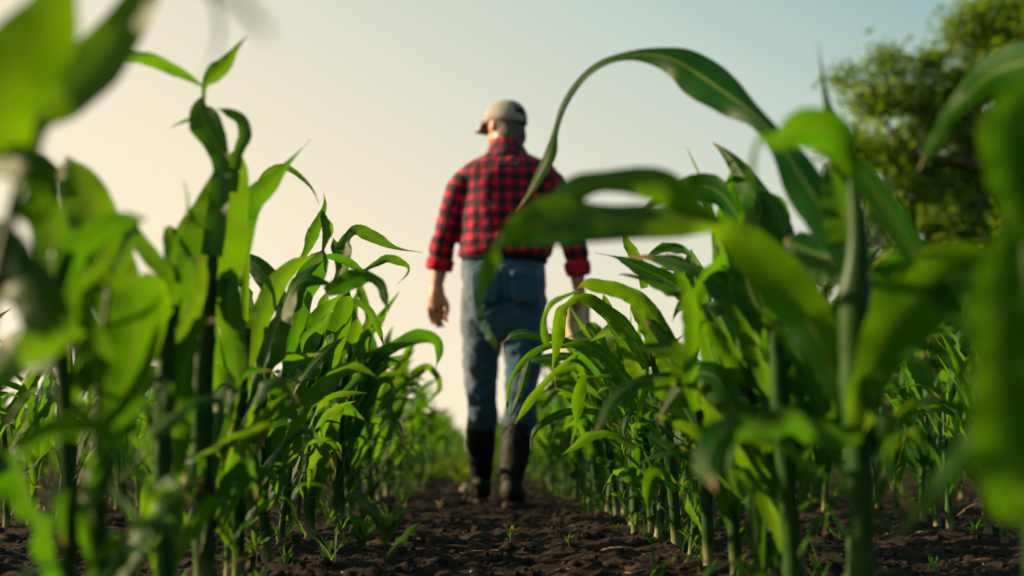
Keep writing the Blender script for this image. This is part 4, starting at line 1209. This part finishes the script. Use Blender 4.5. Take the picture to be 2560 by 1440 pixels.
def debris(name, px, py, L, r, rz, label, cat, mat, seed, group=None, flat=.45):
    p = ground_pt(px, py); p[2] = float(ground_h(p[0], p[1])) + r * flat * .6; rng = R_(seed)
    n = 14; v = np.linspace(-.5, .5, n)
    C = np.stack([v * L, .08 * L * np.sin(v * 5 + seed), .03 * L * np.cos(v * 6 + seed)], 1)
    V, Fc, UV = tube_geo(C, r * (1 - (2 * np.abs(v)) ** 4 * .75) * (1 + .25 * rng.standard_normal(n) * .5), 10)
    V[:, 2] *= flat
    V = V + .12 * r * np.array([[mnoise.noise(Vector(q * 60 + [0, 0, k])) for k in (1, 7, 13)] for q in V])
    o = link(name, mesh_from(name, V, Fc, UV, mat)); o.location = p; o.rotation_euler = (0, rng.normal(0, .06), rz)
    return tag(o, label, cat, group)
debris("dry_stalk", 1545, 1372, .085, .013, .12, "split brown piece of old stalk lying right of the path", "dry stalk", M_CHIP, 1)
debris("dry_stalk", 1505, 1432, .11, .009, .22, "grey piece of old stalk cut by the bottom frame edge", "dry stalk", M_STRAW, 2)
debris("dry_stalk", 1410, 1410, .035, .003, -.3, "thin straw sliver below the star-shaped seedling", "straw", M_STRAW, 3)
debris("dry_stalk", 1500, 1322, .07, .007, .05, "tan straw at the foot of the right row by the path", "straw", M_STRAW, 4)
debris("dry_stalk", 1165, 1385, .06, .003, .2, "dark thin twig on the left half of the path", "twig", M_CHIP, 5)
debris("dry_stalk", 2300, 1330, .04, .008, .3, "pale dry chip on the soil between the two right rows", "dry chip", M_STRAW, 6)
debris("dry_stalk", 1790, 1400, .09, .0025, -.5, "bent straw beside the stems right of the path", "straw", M_STRAW, 7)
debris("pebble", 1216, 1384, .012, .006, .3, "small dark upright stone in the path", "stone", M_CLOD, 8, flat=1.0)
debris("pebble", 1180, 1405, .009, .0035, 1, "small white pebble in the path", "pebble", M_PEBBLE, 9, flat=.9)
debris("soil_lump", 1166, 1222, .075, .036, .2, "big pale sunlit earth lump beside the left boot", "earth lump", M_PEBBLE, 10, flat=.9)
debris("soil_lump", 1120, 1232, .07, .022, .5, "small brown earth lump at the row edge left of the boots", "earth lump", M_CHIP, 11, flat=.9)

# ================================================================== TREES
def tree(name, label, base, blobs, nleaf, leaf, seed, trunk_h, tr=.16, group=None, clus=60, spread=.26, mat=None):
    """blobs: crown masses (centre, radii) in world space; limbs run from the trunk to them; leaves grow in clumps on twigs"""
    rng = R_(seed)
    o = thing(name, label, "tree", base, group)
    base = np.array(base, float)
    top = np.array([0, 0, trunk_h])
    Vs, Fs = [], []; off = 0
    def put(C, R, sides=8):
        nonlocal off
        V, Fc, _ = tube_geo(C, R, sides); Vs.append(V); Fs.extend([tuple(i + off for i in f) for f in Fc]); off += len(V)
    put(catmull(np.array([[0, 0, -.1], [.05, .02, trunk_h * .35], [-.04, .05, trunk_h * .7], top]), 14), np.linspace(tr, tr * .45, 14), 14)
    cl = []
    vol = np.array([b[1][0] * b[1][1] * b[1][2] for b in blobs]) ** .75; vol = vol / vol.sum()
    for (c, r), f in zip(blobs, vol):
        c = np.array(c) - base; r = np.array(r)
        h0 = np.array([0, 0, trunk_h * rng.uniform(.45, .98)])
        mid = (h0 + c) / 2 + rng.normal(0, .15, 3)
        put(catmull(np.array([h0, mid, c]), 10), np.linspace(tr * .4, tr * .10, 10))
        k = max(4, int(nleaf * f / clus))
        for _ in range(k):
            d = norm(rng.normal(0, 1, 3)); q = c + d * r * rng.random() ** .42 * (1 + .55 * mnoise.noise(Vector(d * 2.6) + Vector(c)))
            cl.append(q)
            if rng.random() < .35: put(np.array([c + (q - c) * .1, c + (q - c) * .6 + rng.normal(0, .05, 3), q]), np.array([.03, .018, .006]), 5)
    link("trunk", mesh_from("trunk", np.vstack(Vs), Fs, None, M_BARK), o)
    cl = np.array(cl)
    m = len(cl) * clus
    cc = np.repeat(cl, clus, 0) + np.random.default_rng(seed + 1).normal(0, spread, (m, 3)) * [1, 1, .7]
    g = np.random.default_rng(seed + 2)
    nrm = norm(g.normal(0, 1, (m, 3)) + [0, 0, .8]); t1 = norm(np.cross(nrm, g.normal(0, 1, (m, 3)))); t2 = np.cross(nrm, t1)
    L = (leaf * g.uniform(.6, 1.25, m))[:, None]
    V = np.stack([cc - t1 * L * .5, cc + t2 * L * .30 - t1 * L * .05 + nrm * L * .06, cc + t1 * L * .55, cc - t2 * L * .30 - t1 * L * .05 + nrm * L * .06], 1).reshape(-1, 3)
    Fc = np.arange(m * 4).reshape(-1, 4)
    link("crown", mesh_from("crown", V, Fc, None, mat or M_TREE, False), o)
    return o
TY = 17.0
def tb(px, py, r, dy=0.0):
    p = plane_pt(px, py, TY + dy); s = TY / F / math.cos(PITCH)
    r = np.array(r, float) if not np.isscalar(r) else np.array([r, r, r * .9], float)
    return (p, r * s)
tree("broadleaf_tree", "tall broadleaf tree at the right whose crown is cut by the frame corner", (plane_pt(2640, 1100, TY)[0], TY, -.05), [
    tb(2480, 60, 110), tb(2465, 205, 85), tb(2380, 200, 50, .4), tb(2580, 60, 150, .5), tb(2400, 75, 55), tb(2640, 230, 190, .4), tb(2540, 150, 90, -.4), tb(2225, 165, 55, -.3), tb(2310, 175, 62), tb(2190, 250, 72, -.5), tb(2290, 270, 90),
    tb(2400, 290, 90, .3), tb(2110, 200, 24, -.3), tb(2060, 370, 36, -.3), tb(2120, 365, 48, .1), tb(2180, 400, 88, -.6), tb(2300, 400, 110), tb(2430, 430, 130, .5), tb(2560, 430, 150, .2), tb(2160, 520, 70, -.3),
    tb(2260, 540, 110, .1), tb(2400, 580, 150, -.4), tb(2550, 600, 160, .3), tb(2040, 620, 40, .2), tb(2010, 680, 36), tb(2060, 720, 40, .3), tb(2130, 640, 80, .2), tb(2280, 700, 110, -.4), tb(2440, 730, 140), tb(2600, 760, 150, .4)],
    70000, .105, 21, 5.2, .22, spread=.15)
tree("shrub", "rounded yellowish shrub under the tall tree at the right", (plane_pt(2300, 1100, 14.5)[0], 14.5, -.05), [
    (plane_pt(2260, 830, 14.5), (.75, .7, .5)), (plane_pt(2360, 880, 14.6), (.8, .7, .55)), (plane_pt(2200, 930, 14.4), (.7, .6, .45)), (plane_pt(2320, 990, 14.3), (1.0, .7, .5)), (plane_pt(2460, 900, 14.7), (.8, .6, .6)), (plane_pt(2140, 1010, 14.6), (.6, .6, .35))],
    26000, .09, 31, .8, .06, mat=M_TREE, spread=.18)
tree("shrub", "low shrub left of the rounded one, half hidden by corn under the tree", (plane_pt(2000, 1100, 17)[0], 17, -.05), [
    (plane_pt(1990, 980, 17), (.7, .6, .4)), (plane_pt(2060, 930, 17.1), (.6, .6, .5)), (plane_pt(1930, 1030, 17), (.6, .5, .3))], 9000, .09, 32, .6, .05, spread=.18)
fb = plane_pt(1530, 1110, 62.0)
tree("distant_tree", "small hazy tree far off beside the clipboard", (fb[0], 62, -.05), [(plane_pt(1535, 850, 62), (.9, .9, .9)), (plane_pt(1520, 905, 62), (1.3, 1.2, 1.0)), (plane_pt(1550, 960, 62), (1.5, 1.2, 1.0))], 2500, .3, 33, 3.0, .15, spread=.35)
